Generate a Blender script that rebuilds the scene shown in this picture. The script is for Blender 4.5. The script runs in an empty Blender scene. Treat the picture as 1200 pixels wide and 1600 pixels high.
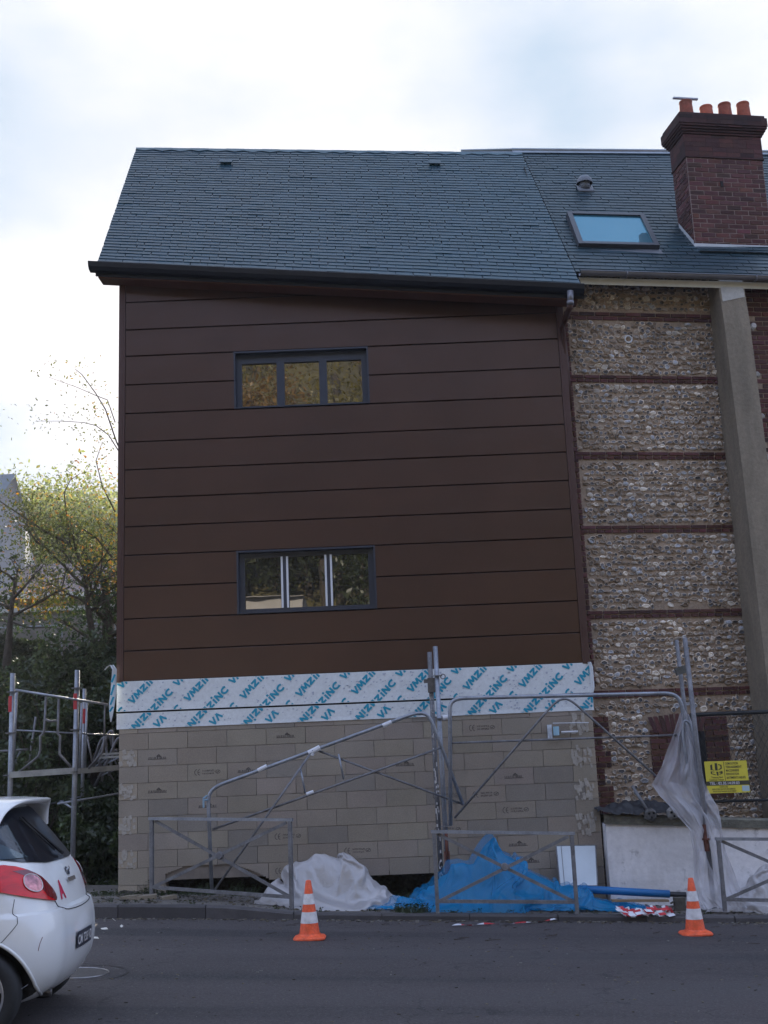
import bpy, bmesh, math, random
from mathutils import Vector, Matrix, noise
S = bpy.context.scene
COL = S.collection
R = math.radians
random.seed(7)
# ------------------------------------------------------------------ camera
CAM = Vector((0, 0, 1.55)); FPX = 1855.0; PITCH = R(12.17); ROLL = R(2.35)
cam = bpy.data.cameras.new('camera'); camo = bpy.data.objects.new('camera', cam); COL.objects.link(camo)
cam.sensor_fit = 'VERTICAL'; cam.sensor_height = 36; cam.lens = 36 * FPX / 1600; cam.clip_end = 1500; cam.clip_start = .05
CR = Matrix.Rotation(math.pi / 2 + PITCH, 3, 'X') @ Matrix.Rotation(-ROLL, 3, 'Z')
camo.matrix_world = Matrix.Translation(CAM) @ CR.to_4x4()
S.camera = camo
S.render.resolution_x = 768; S.render.resolution_y = 1024
# ------------------------------------------------------------------ light
SUN_AZ = R(-6); SUN_EL = R(24)       # azimuth from +Y towards +X
w = bpy.data.worlds.new('World'); S.world = w; w.use_nodes = True
nt = w.node_tree; N = nt.nodes; L = nt.links
bg = N['Background']; bg.inputs['Strength'].default_value = .10
sky = N.new('ShaderNodeTexSky'); sky.sky_type = 'NISHITA'; sky.sun_disc = False
sky.sun_elevation = SUN_EL; sky.sun_rotation = SUN_AZ; sky.air_density = 1.3; sky.dust_density = 1.5; sky.ozone_density = 1.5
tc = N.new('ShaderNodeTexCoord')
mp = N.new('ShaderNodeMapping'); mp.inputs['Scale'].default_value = (1, 1, 2.2); mp.inputs['Location'].default_value = (1.3, 3.1, .3)
nz = N.new('ShaderNodeTexNoise'); nz.inputs['Scale'].default_value = 2.3; nz.inputs['Detail'].default_value = 6; nz.inputs['Roughness'].default_value = .5
rp = N.new('ShaderNodeValToRGB'); rp.color_ramp.elements[0].position = .38; rp.color_ramp.elements[1].position = .70
# clouds stand mainly on the sunny side of the sky
dp = N.new('ShaderNodeVectorMath'); dp.operation = 'DOT_PRODUCT'; dp.inputs[1].default_value = (math.sin(SUN_AZ), math.cos(SUN_AZ), .25)
mr = N.new('ShaderNodeMapRange'); mr.inputs['From Min'].default_value = -.3; mr.inputs['From Max'].default_value = .9; mr.inputs['To Min'].default_value = .3; mr.inputs['To Max'].default_value = .95
mu = N.new('ShaderNodeMath'); mu.operation = 'MULTIPLY'
cc = N.new('ShaderNodeMixRGB'); cc.blend_type = 'MIX'
cl = N.new('ShaderNodeMapRange'); cl.inputs['From Min'].default_value = -.2; cl.inputs['From Max'].default_value = 1; cl.inputs['To Min'].default_value = 3.4; cl.inputs['To Max'].default_value = 1.88
vm = N.new('ShaderNodeCombineColor')
L.new(tc.outputs['Generated'], mp.inputs[0]); L.new(mp.outputs[0], nz.inputs['Vector']); L.new(nz.outputs[0], rp.inputs[0])
L.new(tc.outputs['Generated'], dp.inputs[0]); L.new(dp.outputs['Value'], mr.inputs[0]); L.new(dp.outputs['Value'], cl.inputs[0])
L.new(rp.outputs[0], mu.inputs[0]); L.new(mr.outputs[0], mu.inputs[1]); sd = N.new('ShaderNodeVectorMath'); sd.operation = 'DOT_PRODUCT'; sd.inputs[1].default_value = (math.sin(SUN_AZ) * math.cos(SUN_EL), math.cos(SUN_AZ) * math.cos(SUN_EL), math.sin(SUN_EL)); L.new(tc.outputs['Generated'], sd.inputs[0])
bo = N.new('ShaderNodeMapRange'); bo.interpolation_type = 'SMOOTHSTEP'; bo.inputs['From Min'].default_value = .958; bo.inputs['From Max'].default_value = .997; bo.inputs['To Max'].default_value = .60; L.new(sd.outputs['Value'], bo.inputs[0])
ad = N.new('ShaderNodeMath'); ad.operation = 'ADD'; ad.use_clamp = True; L.new(mu.outputs[0], ad.inputs[0]); L.new(bo.outputs[0], ad.inputs[1]); L.new(ad.outputs[0], cc.inputs[0])
gp = N.new('ShaderNodeMixRGB'); gp.inputs[1].default_value = (1.30, 1.72, 2.9, 1); gp.inputs[2].default_value = (.50, .80, 1.12, 1); gm = N.new('ShaderNodeMapRange'); gm.inputs['From Min'].default_value = .15; gm.inputs['From Max'].default_value = .75
L.new(dp.outputs['Value'], gm.inputs[0]); L.new(gm.outputs[0], gp.inputs[0])
g2 = N.new('ShaderNodeMixRGB'); g2.inputs[0].default_value = .10; L.new(gp.outputs[0], g2.inputs[1]); cla = N.new('ShaderNodeVectorMath'); cla.operation = 'MINIMUM'; cla.inputs[1].default_value = (3.2, 3.6, 4.2); L.new(sky.outputs[0], cla.inputs[0]); L.new(cla.outputs[0], g2.inputs[2]); L.new(g2.outputs[0], cc.inputs[1])
for k, f in enumerate((1.04, 1.0, 1.03)):
    q = N.new('ShaderNodeMath'); q.operation = 'MULTIPLY'; q.inputs[1].default_value = f; L.new(cl.outputs[0], q.inputs[0]); L.new(q.outputs[0], vm.inputs[k])
L.new(vm.outputs[0], cc.inputs[2]); L.new(cc.outputs[0], bg.inputs[0])
sl = bpy.data.lights.new('sun', 'SUN'); sl.energy = 2.0; sl.angle = R(.6); sl.color = (1, .9, .74)
so = bpy.data.objects.new('sun', sl); COL.objects.link(so)
sdir = Vector((math.sin(SUN_AZ) * math.cos(SUN_EL), math.cos(SUN_AZ) * math.cos(SUN_EL), math.sin(SUN_EL)))
so.rotation_euler = sdir.to_track_quat('Z', 'Y').to_euler(); so.location = (0, 0, 40)
S.view_settings.view_transform = 'Standard'; S.view_settings.look = 'None'; S.view_settings.gamma = 1
S.view_settings.exposure = 2.5
# ------------------------------------------------------------------ helpers
def ray(px, py): return CR @ Vector(((px - 600) / FPX, -(py - 800) / FPX, -1))
def at(px, py, Y):
    r = ray(px, py); return CAM + r * (Y / r.y)
def road_z(x):
    x = max(-30, min(30, x)); return -.0456 * x - .13
def onroad(px, py, dz=0):
    r = ray(px, py); s = (-.13 + dz - CAM.z) / (r.z + .0456 * r.x); return CAM + r * s

class MB:
    def __init__(s): s.v = []; s.f = []; s.c = []; s.uv = None
    def add(s, vs, fs, col=(1, 1, 1)):
        o = len(s.v); s.v += [tuple(v) for v in vs]; s.f += [tuple(i + o for i in f) for f in fs]
        s.c += [col] * len(fs)
    def quad(s, a, b, c, d, col=(1, 1, 1)): s.add((a, b, c, d), ((0, 1, 2, 3),), col)
    def box(s, x0, x1, y0, y1, z0, z1, col=(1, 1, 1)):
        s.add([(x0, y0, z0), (x1, y0, z0), (x1, y1, z0), (x0, y1, z0), (x0, y0, z1), (x1, y0, z1), (x1, y1, z1), (x0, y1, z1)],
              [(3, 2, 1, 0), (4, 5, 6, 7), (0, 1, 5, 4), (1, 2, 6, 5), (2, 3, 7, 6), (3, 0, 4, 7)], col)
    def obox(s, c, u, v, n, col=(1, 1, 1)):   # centre and three half-axis vectors
        c, u, v, n = Vector(c), Vector(u), Vector(v), Vector(n)
        P = [c + u * a + v * b + n * d for d in (-1, 1) for (a, b) in ((-1, -1), (1, -1), (1, 1), (-1, 1))]
        s.add(P, [(3, 2, 1, 0), (4, 5, 6, 7), (0, 1, 5, 4), (1, 2, 6, 5), (2, 3, 7, 6), (3, 0, 4, 7)], col)
    def tube(s, pts, r, n=8, col=(1, 1, 1), cap=True, closed=False):
        pts = [Vector(p) for p in pts]; m = len(pts); rs = r if isinstance(r, (list, tuple)) else [r] * m
        base = len(s.v); prev = None
        for i, p in enumerate(pts):
            if closed: t = pts[(i + 1) % m] - pts[i - 1]
            else: t = pts[min(i + 1, m - 1)] - pts[max(i - 1, 0)]
            t = t.normalized() if t.length > 1e-9 else Vector((0, 0, 1))
            if prev is None: a = t.orthogonal().normalized()
            else:
                a = prev - t * prev.dot(t); a = a.normalized() if a.length > 1e-6 else t.orthogonal().normalized()
            prev = a; b = t.cross(a)
            for k in range(n):
                q = 2 * math.pi * k / n; s.v.append(tuple(p + (a * math.cos(q) + b * math.sin(q)) * rs[i]))
        e = m if closed else m - 1
        for i in range(e):
            for k in range(n):
                j = (i + 1) % m
                s.f.append((base + i * n + k, base + i * n + (k + 1) % n, base + j * n + (k + 1) % n, base + j * n + k)); s.c.append(col)
        if cap and not closed:
            s.f.append(tuple(base + k for k in range(n))[::-1]); s.c.append(col)
            s.f.append(tuple(base + (m - 1) * n + k for k in range(n))); s.c.append(col)
    def lathe(s, c, prof, n=20, col=(1, 1, 1), axis=None, colf=None):
        c = Vector(c); ax = Vector(axis).normalized() if axis else Vector((0, 0, 1)); a = ax.orthogonal().normalized(); b = ax.cross(a)
        base = len(s.v)
        for (r, h) in prof:
            for k in range(n):
                q = 2 * math.pi * k / n; s.v.append(tuple(c + ax * h + (a * math.cos(q) + b * math.sin(q)) * r))
        for i in range(len(prof) - 1):
            for k in range(n):
                s.f.append((base + i * n + k, base + i * n + (k + 1) % n, base + (i + 1) * n + (k + 1) % n, base + (i + 1) * n + k))
                s.c.append(colf(i) if colf else col)
    def grid(s, P, col=(1, 1, 1), colf=None):
        m = len(P); n = len(P[0]); o = len(s.v)
        for row in P: s.v += [tuple(p) for p in row]
        for i in range(m - 1):
            for j in range(n - 1):
                s.f.append((o + i * n + j, o + i * n + j + 1, o + (i + 1) * n + j + 1, o + (i + 1) * n + j)); s.c.append(colf(i, j) if colf else col)

ORG = {}
def setp(o, label=None, cat=None, group=None, kind=None):
    if label: o['label'] = label
    if cat: o['category'] = cat
    if group: o['group'] = group
    if kind: o['kind'] = kind
    return o
def thing(name, label, cat, loc=(0, 0, 0), group=None, rz=0):
    o = bpy.data.objects.new(name, None); COL.objects.link(o); o.location = loc; o.rotation_euler = (0, 0, rz); o.empty_display_size = .2
    ORG[o.name] = Vector(loc); return setp(o, label, cat, group)
def obj(name, mb, m, parent=None, smooth=False, local=False, label=None):
    off = ORG.get(parent.name, Vector((0, 0, 0))) if (parent and not local) else Vector((0, 0, 0))
    me = bpy.data.meshes.new(name)
    vs = mb.v if off.length < 1e-9 else [(a - off.x, b - off.y, c - off.z) for a, b, c in mb.v]
    me.from_pydata(vs, [], mb.f)
    if any(c != (1, 1, 1) for c in mb.c):
        at_ = me.attributes.new('Col', 'FLOAT_COLOR', 'FACE')
        buf = []
        for c in mb.c: buf += [c[0], c[1], c[2], 1]
        at_.data.foreach_set('color', buf)
    if smooth: me.polygons.foreach_set('use_smooth', [True] * len(me.polygons))
    me.update()
    for q in (m if isinstance(m, (list, tuple)) else (m,)): me.materials.append(q)
    o = bpy.data.objects.new(name, me); COL.objects.link(o)
    if parent: o.parent = parent; ORG[o.name] = off
    if label: o['label'] = label
    return o
def one(name, mb, m, label, cat, group=None, kind=None, smooth=False):
    o = obj(name, mb, m, smooth=smooth); return setp(o, label, cat, group, kind)
def struct(name, mb, m, smooth=False):
    o = obj(name, mb, m, smooth=smooth); o['kind'] = 'structure'; return o
def copy_tree(o, parent=None):
    c = o.copy(); COL.objects.link(c); c.parent = parent
    if parent is None: ORG[c.name] = Vector(o.location)
    for ch in list(o.children): copy_tree(ch, c)
    return c
def rotz(o): pass
# ------------------------------------------------------------------ materials
MC = {}
def mat(name, base=(.5, .5, .5), rough=.6, metal=0, spec=.5, nz=None, nz2=None, bump=None, attr=False, coat=0, extra=None, aniso=None):
    """nz=(scale, amount[, stretch xyz]); bump=(scale, strength[,distance])"""
    m = bpy.data.materials.new(name); m.use_nodes = True; t = m.node_tree; n = t.nodes; l = t.links; b = n['Principled BSDF']
    b.inputs['Roughness'].default_value = rough; b.inputs['Metallic'].default_value = metal; b.inputs['Specular IOR Level'].default_value = spec
    b.inputs['Coat Weight'].default_value = coat
    rgb = n.new('ShaderNodeRGB'); rgb.outputs[0].default_value = (*base, 1); cur = rgb.outputs[0]
    tcn = n.new('ShaderNodeTexCoord')
    if attr:
        a = n.new('ShaderNodeAttribute'); a.attribute_name = 'Col'
        x = n.new('ShaderNodeMixRGB'); x.blend_type = 'MULTIPLY'; x.inputs[0].default_value = 1; l.new(cur, x.inputs[1]); l.new(a.outputs['Color'], x.inputs[2]); cur = x.outputs[0]
    for q in (nz, nz2):
        if not q: continue
        mpn = n.new('ShaderNodeMapping'); mpn.inputs['Scale'].default_value = q[2] if len(q) > 2 else (1, 1, 1)
        t1 = n.new('ShaderNodeTexNoise'); t1.inputs['Scale'].default_value = q[0]; t1.inputs['Detail'].default_value = 6; t1.inputs['Roughness'].default_value = .62
        l.new(tcn.outputs['Object'], mpn.inputs[0]); l.new(mpn.outputs[0], t1.inputs['Vector'])
        r = n.new('ShaderNodeMapRange'); r.inputs['From Min'].default_value = .3; r.inputs['From Max'].default_value = .7; r.inputs['To Min'].default_value = 1 - q[1]; r.inputs['To Max'].default_value = 1 + q[1]
        l.new(t1.outputs[0], r.inputs[0])
        x = n.new('ShaderNodeVectorMath'); x.operation = 'SCALE'; l.new(cur, x.inputs[0]); l.new(r.outputs[0], x.inputs['Scale']); cur = x.outputs[0]
    if extra: cur = extra(n, l, tcn, cur, b)
    l.new(cur, b.inputs['Base Color'])
    if bump:
        t2 = n.new('ShaderNodeTexNoise'); t2.inputs['Scale'].default_value = bump[0]; t2.inputs['Detail'].default_value = 5
        l.new(tcn.outputs['Object'], t2.inputs['Vector'])
        bn = n.new('ShaderNodeBump'); bn.inputs['Strength'].default_value = bump[1]; bn.inputs['Distance'].default_value = bump[2] if len(bump) > 2 else .01
        l.new(t2.outputs[0], bn.inputs['Height']); l.new(bn.outputs[0], b.inputs['Normal'])
    MC[name] = m; return m
def leafmat(name, base, trans=.45, attr=True):
    m = bpy.data.materials.new(name); m.use_nodes = True; t = m.node_tree; n = t.nodes; l = t.links; n.remove(n['Principled BSDF'])
    out = n['Material Output']; a = n.new('ShaderNodeAttribute'); a.attribute_name = 'Col'
    x = n.new('ShaderNodeMixRGB'); x.blend_type = 'MULTIPLY'; x.inputs[0].default_value = 1; x.inputs[1].default_value = (*base, 1); l.new(a.outputs['Color'], x.inputs[2])
    d = n.new('ShaderNodeBsdfDiffuse'); tr = n.new('ShaderNodeBsdfTranslucent'); g = n.new('ShaderNodeBsdfGlossy'); g.inputs['Roughness'].default_value = .45
    y = n.new('ShaderNodeMixRGB'); y.blend_type = 'MULTIPLY'; y.inputs[0].default_value = 1; y.inputs[2].default_value = (1.25, 1.18, .75, 1); l.new(x.outputs[0], y.inputs[1])
    l.new(x.outputs[0], d.inputs[0]); l.new(y.outputs[0], tr.inputs[0])
    m1 = n.new('ShaderNodeMixShader'); m1.inputs[0].default_value = trans; l.new(d.outputs[0], m1.inputs[1]); l.new(tr.outputs[0], m1.inputs[2])
    m2 = n.new('ShaderNodeMixShader'); m2.inputs[0].default_value = .05; l.new(m1.outputs[0], m2.inputs[1]); l.new(g.outputs[0], m2.inputs[2]); l.new(m2.outputs[0], out.inputs[0])
    return m
def sheetmat(name, base, alpha=.3, rough=.4, trans=.3, gloss=.06):
    """thin plastic sheet or netting that lets some light and view through"""
    m = bpy.data.materials.new(name); m.use_nodes = True; t = m.node_tree; n = t.nodes; l = t.links; n.remove(n['Principled BSDF'])
    out = n['Material Output']
    tcn = n.new('ShaderNodeTexCoord'); t1 = n.new('ShaderNodeTexNoise'); t1.inputs['Scale'].default_value = 5; t1.inputs['Detail'].default_value = 6; l.new(tcn.outputs['Object'], t1.inputs[0])
    r = n.new('ShaderNodeMapRange'); r.inputs['From Min'].default_value = .3; r.inputs['From Max'].default_value = .7; r.inputs['To Min'].default_value = .86; r.inputs['To Max'].default_value = 1.08; l.new(t1.outputs[0], r.inputs[0])
    sc = n.new('ShaderNodeVectorMath'); sc.operation = 'SCALE'; sc.inputs[0].default_value = base; l.new(r.outputs[0], sc.inputs['Scale'])
    d = n.new('ShaderNodeBsdfDiffuse'); tr = n.new('ShaderNodeBsdfTranslucent'); g = n.new('ShaderNodeBsdfGlossy'); g.inputs['Roughness'].default_value = rough; tp = n.new('ShaderNodeBsdfTransparent')
    l.new(sc.outputs[0], d.inputs[0]); l.new(sc.outputs[0], tr.inputs[0])
    m1 = n.new('ShaderNodeMixShader'); m1.inputs[0].default_value = trans; l.new(d.outputs[0], m1.inputs[1]); l.new(tr.outputs[0], m1.inputs[2])
    m2 = n.new('ShaderNodeMixShader'); m2.inputs[0].default_value = gloss; l.new(m1.outputs[0], m2.inputs[1]); l.new(g.outputs[0], m2.inputs[2])
    wn = n.new('ShaderNodeTexNoise'); wn.inputs['Scale'].default_value = 11; wn.inputs['Detail'].default_value = 4; wn.inputs['Distortion'].default_value = 1.2; l.new(tcn.outputs['Object'], wn.inputs[0])
    ab = n.new('ShaderNodeMath'); ab.operation = 'SUBTRACT'; ab.inputs[1].default_value = .5; l.new(wn.outputs[0], ab.inputs[0]); ab2 = n.new('ShaderNodeMath'); ab2.operation = 'ABSOLUTE'; l.new(ab.outputs[0], ab2.inputs[0])
    bmp = n.new('ShaderNodeBump'); bmp.inputs['Strength'].default_value = .4; bmp.inputs['Distance'].default_value = .03; bmp.invert = True; l.new(ab2.outputs[0], bmp.inputs['Height'])
    for q_ in (d, g, tr): l.new(bmp.outputs[0], q_.inputs['Normal'])
    m3 = n.new('ShaderNodeMixShader'); l.new(m2.outputs[0], m3.inputs[1]); l.new(tp.outputs[0], m3.inputs[2])
    r2 = n.new('ShaderNodeMapRange'); r2.inputs['From Min'].default_value = .35; r2.inputs['From Max'].default_value = .65; r2.inputs['To Min'].default_value = max(0, alpha - .08); r2.inputs['To Max'].default_value = alpha + .08
    t3 = n.new('ShaderNodeTexNoise'); t3.inputs['Scale'].default_value = 2.5; t3.inputs['Detail'].default_value = 4; l.new(tcn.outputs['Object'], t3.inputs[0]); l.new(t3.outputs[0], r2.inputs[0]); l.new(r2.outputs[0], m3.inputs[0])
    l.new(m3.outputs[0], out.inputs[0]); return m
def glassmat(name, base, mix=.25, tint=(1, 1, 1), rough=.01, top=1.0):
    m = bpy.data.materials.new(name); m.use_nodes = True; t = m.node_tree; n = t.nodes; l = t.links; b = n['Principled BSDF']; out = n['Material Output']
    b.inputs['Base Color'].default_value = (*base, 1); b.inputs['Roughness'].default_value = .3; b.inputs['Specular IOR Level'].default_value = .2
    g = n.new('ShaderNodeBsdfGlossy'); g.inputs['Roughness'].default_value = rough; g.inputs[0].default_value = (*tint, 1)
    tcn = n.new('ShaderNodeTexCoord'); t2 = n.new('ShaderNodeTexNoise'); t2.inputs['Scale'].default_value = 1.3; l.new(tcn.outputs['Object'], t2.inputs[0])
    bn = n.new('ShaderNodeBump'); bn.inputs['Strength'].default_value = .15; bn.inputs['Distance'].default_value = .01; l.new(t2.outputs[0], bn.inputs['Height']); l.new(bn.outputs[0], g.inputs['Normal'])
    fr = n.new('ShaderNodeLayerWeight'); fr.inputs[0].default_value = .25
    mp_ = n.new('ShaderNodeMapRange'); mp_.inputs['To Min'].default_value = mix; mp_.inputs['To Max'].default_value = top; l.new(fr.outputs['Fresnel'], mp_.inputs[0])
    m1 = n.new('ShaderNodeMixShader'); l.new(mp_.outputs[0], m1.inputs[0]); l.new(b.outputs[0], m1.inputs[1]); l.new(g.outputs[0], m1.inputs[2]); l.new(m1.outputs[0], out.inputs[0]); return m

def _asph(n, l, tc, cur, b):
    # wear bands along the street, pale stone chips, darker repaired patches and hairline cracks
    def noi(sc, st, det=5):
        m_ = n.new('ShaderNodeMapping'); m_.inputs['Scale'].default_value = st; t = n.new('ShaderNodeTexNoise'); t.inputs['Scale'].default_value = sc; t.inputs['Detail'].default_value = det; l.new(tc.outputs['Object'], m_.inputs[0]); l.new(m_.outputs[0], t.inputs[0]); return t.outputs[0]
    def mixin(fac, col, cur_, lo, hi, amt=1):
        r = n.new('ShaderNodeMapRange'); r.inputs['From Min'].default_value = lo; r.inputs['From Max'].default_value = hi; r.inputs['To Max'].default_value = amt; l.new(fac, r.inputs[0]); x = n.new('ShaderNodeMixRGB'); x.inputs[2].default_value = (*col, 1); l.new(r.outputs[0], x.inputs[0]); l.new(cur_, x.inputs[1]); return x.outputs[0]
    cur = mixin(noi(1.1, (.10, 1.1, 1)), (.017, .016, .019), cur, .50, .62, .75)
    cur = mixin(noi(.9, (.2, .9, 1)), (.052, .048, .050), cur, .54, .72, .7)
    v = n.new('ShaderNodeTexVoronoi'); v.inputs['Scale'].default_value = 75; l.new(tc.outputs['Object'], v.inputs['Vector'])
    cur = mixin(v.outputs['Color'], (.085, .08, .078), cur, .60, .95, .8)
    v2 = n.new('ShaderNodeTexVoronoi'); v2.feature = 'DISTANCE_TO_EDGE'; v2.inputs['Scale'].default_value = .55; w_ = n.new('ShaderNodeTexNoise'); w_.inputs['Scale'].default_value = 2.5; w_.inputs['Detail'].default_value = 6; l.new(tc.outputs['Object'], w_.inputs[0])
    ad_ = n.new('ShaderNodeVectorMath'); ad_.operation = 'ADD'; l.new(tc.outputs['Object'], ad_.inputs[0]); l.new(w_.outputs['Color'], ad_.inputs[1]); l.new(ad_.outputs[0], v2.inputs['Vector'])
    r = n.new('ShaderNodeMapRange'); r.inputs['From Min'].default_value = 0; r.inputs['From Max'].default_value = .007; r.inputs['To Min'].default_value = .75; r.inputs['To Max'].default_value = 0; l.new(v2.outputs['Distance'], r.inputs[0])
    x = n.new('ShaderNodeMixRGB'); x.inputs[2].default_value = (.008, .008, .009, 1); l.new(r.outputs[0], x.inputs[0]); l.new(cur, x.inputs[1]); return x.outputs[0]
M_asph = mat('asphalt', (.050, .041, .042), .85, nz=(.5, .22, (.25, 1.6, 1)), nz2=(45, .4), bump=(90, .9, .01), extra=_asph)
M_pave = mat('pavement_grit', (.125, .113, .10), .9, nz=(1.6, .35), nz2=(22, .35), bump=(35, .8, .015))
M_kerb = mat('kerb_concrete', (.060, .055, .056), .85, nz=(3, .22), nz2=(60, .15), bump=(60, .4, .004), attr=True)
M_soil = mat('soil', (.045, .04, .03), .95, nz=(3, .4), nz2=(25, .4), bump=(20, 1, .04))
M_block = mat('concrete_block', (.268, .232, .190), .9, nz=(1.1, .12), nz2=(70, .14), bump=(140, .35, .003), attr=True)
M_mortar = mat('mortar', (.20, .17, .145), .95, nz=(6, .2), bump=(60, .6, .006))
M_clad = mat('brown_zinc', (.060, .028, .019), .34, metal=.4, spec=.75, nz=(.7, .14), nz2=(1.1, .08, (.5, 1, 1.5)), bump=(.9, .5, .03))
M_cladd = mat('brown_trim', (.07, .036, .03), .45, metal=.3, nz=(1, .1))
M_gap = mat('dark_gap', (.008, .008, .01), .9)
M_anth = mat('anthracite_frame', (.028, .035, .055), .35, nz=(3, .08))
M_fascia = mat('dark_blue_steel', (.010, .013, .022), .45, metal=.2, nz=(2, .12, (.3, 1, 3)))
M_soff = mat('brown_soffit', (.095, .036, .022), .6, nz=(3, .12))
M_glass = glassmat('window_glass', (.010, .010, .009), .20)
M_sky_glass = glassmat('skylight_glass', (.02, .10, .14), .16, (.45, .85, 1))
M_film = mat('protective_film', (.62, .66, .69), .32, nz=(2, .06), nz2=(26, .09), bump=(3, .25, .01))
M_teal = mat('teal_print', (.0, .27, .42), .35)
M_slate = mat('slate', (.008, .040, .062), .38, spec=.5, nz=(3, .10), nz2=(20, .12, (1, 1, 1)), bump=(25, .25, .004), attr=True)
M_slate2 = mat('weathered_slate', (.010, .034, .048), .42, spec=.5, nz=(1.2, .18), nz2=(20, .12), bump=(25, .25, .004), attr=True)
M_ridge = mat('zinc_ridge', (.26, .30, .34), .45, metal=.5, nz=(5, .15))
M_brick = mat('old_brick', (.088, .033, .028), .85, nz=(14, .25), nz2=(60, .15), bump=(70, .5, .004), attr=True)
M_flint = mat('flint_stone', (1, 1, 1), .55, nz=(28, .3), bump=(50, .5, .006), attr=True)
M_concrete = mat('old_concrete', (.205, .172, .128), .9, nz=(1.4, .26, (2.2, 2.2, .5)), nz2=(20, .15), bump=(40, .5, .008))
M_white = mat('white_render', (.55, .55, .58), .85, nz=(1.6, .16), nz2=(9, .12), bump=(18, .5, .01))
M_coping = mat('mossy_coping', (.13, .125, .10), .95, nz=(5, .35), nz2=(30, .3), bump=(25, .8, .015))
M_zinc = mat('gutter_zinc', (.17, .17, .19), .45, metal=.5, nz=(3, .15))
M_cream = mat('cream_fascia', (.46, .43, .34), .7, nz=(4, .1))
M_galv = mat('galvanised_steel', (.27, .29, .33), .48, metal=.55, nz=(6, .25), nz2=(40, .15))
M_galvd = mat('weathered_steel', (.17, .17, .18), .6, metal=.4, nz=(7, .35), nz2=(40, .2))
M_rust = mat('rusty_steel', (.12, .045, .03), .85, nz=(20, .4))
M_red = mat('red_paint', (.45, .02, .03), .5, nz=(10, .15))
M_tape = mat('white_tape', (.62, .64, .68), .5)
M_orange = mat('orange_plastic', (.72, .10, .03), .55, nz=(12, .22), nz2=(50, .12))
M_retro = mat('reflective_white', (.58, .57, .58), .45, nz=(16, .25))
M_terra = mat('terracotta', (.30, .085, .05), .85, nz=(7, .3), nz2=(30, .15), attr=True)
M_paint = mat('white_car_paint', (.74, .75, .75), .22, spec=.5, coat=.6, nz=(2, .02))
M_black = mat('black_plastic', (.012, .012, .014), .5)
M_tyre = mat('tyre_rubber', (.018, .018, .019), .8, nz=(30, .2))
M_alloy = mat('alloy_wheel', (.42, .42, .44), .35, metal=.7)
M_carglass = glassmat('car_glass', (.006, .008, .013), .03, (.28, .33, .42), .03, .22)
M_quarter = glassmat('quarter_glass', (.012, .028, .042), .04, (.4, .5, .6), .05, .25)
M_lamp = mat('red_lamp', (.62, .004, .010), .2, coat=.25, nz=(9, .25, (1, 1, 3)))
M_lampd = mat('dark_red_lamp', (.16, .006, .012), .15, coat=1)
M_lens = mat('clear_lens', (.48, .20, .23), .12, metal=.3, coat=.5, nz=(16, .6), nz2=(40, .4))
M_plate = mat('black_plate', (.02, .025, .04), .4)
M_chrome = mat('chrome', (.6, .6, .62), .15, metal=1)
M_crim = mat('crimson_sticker', (.5, .01, .06), .5)
M_blue = sheetmat('blue_netting', (.002, .31, .62), .22, .35, .35)
M_bluetube = mat('blue_tube', (.006, .13, .36), .45)
M_sheet = sheetmat('white_plastic_sheet', (.66, .64, .65), .22, .2, .35, .14)
M_net = sheetmat('white_debris_net', (.62, .61, .65), .38, .6, .3)
M_wood = mat('rough_timber', (.22, .16, .10), .85, nz=(4, .3, (1, 1, 14)))
M_tarp = mat('dark_tarpaulin', (.026, .027, .031), .55, nz=(5, .3), bump=(9, .8, .03))
M_panel = mat('white_panel', (.50, .56, .60), .4, nz=(3, .07))
M_yellow = mat('yellow_sign_paint', (.62, .53, .05), .5, nz=(5, .08))
M_ink = mat('sign_ink', (.045, .042, .02), .6)
M_stamp = mat('stamp_ink', (.085, .072, .066), .9)
M_bark = mat('bark', (.055, .042, .032), .95, nz=(9, .4), bump=(25, 1, .03))
M_leaf = leafmat('autumn_leaf', (.125, .115, .035), .55)
M_leaf2 = leafmat('dark_leaf', (.035, .055, .02), .3)
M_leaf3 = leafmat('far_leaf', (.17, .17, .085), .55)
M_ivy = leafmat('ivy_leaf', (.042, .062, .030), .25)
M_hill = mat('wooded_slope', (.10, .085, .035), .95, nz=(.12, .4), nz2=(.9, .4), bump=(.8, 1, .5))
M_grass = mat('rough_grass', (.035, .05, .018), .95, nz=(1.5, .4), nz2=(14, .4), bump=(14, 1, .06))
M_hwall = mat('house_render', (.33, .31, .30), .85, nz=(1, .1))
M_htile = mat('far_roof_tiles', (.16, .12, .11), .8, nz=(1, .15), nz2=(8, .2, (1, 1, 5)))
M_greyw = mat('grey_retaining_wall', (.19, .17, .155), .9, nz=(1, .2, (.5, 1, 3)), nz2=(9, .12))
M_iron = mat('black_iron', (.02, .022, .024), .6)
M_lit = mat('litter_paper', (.6, .58, .52), .7)
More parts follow.
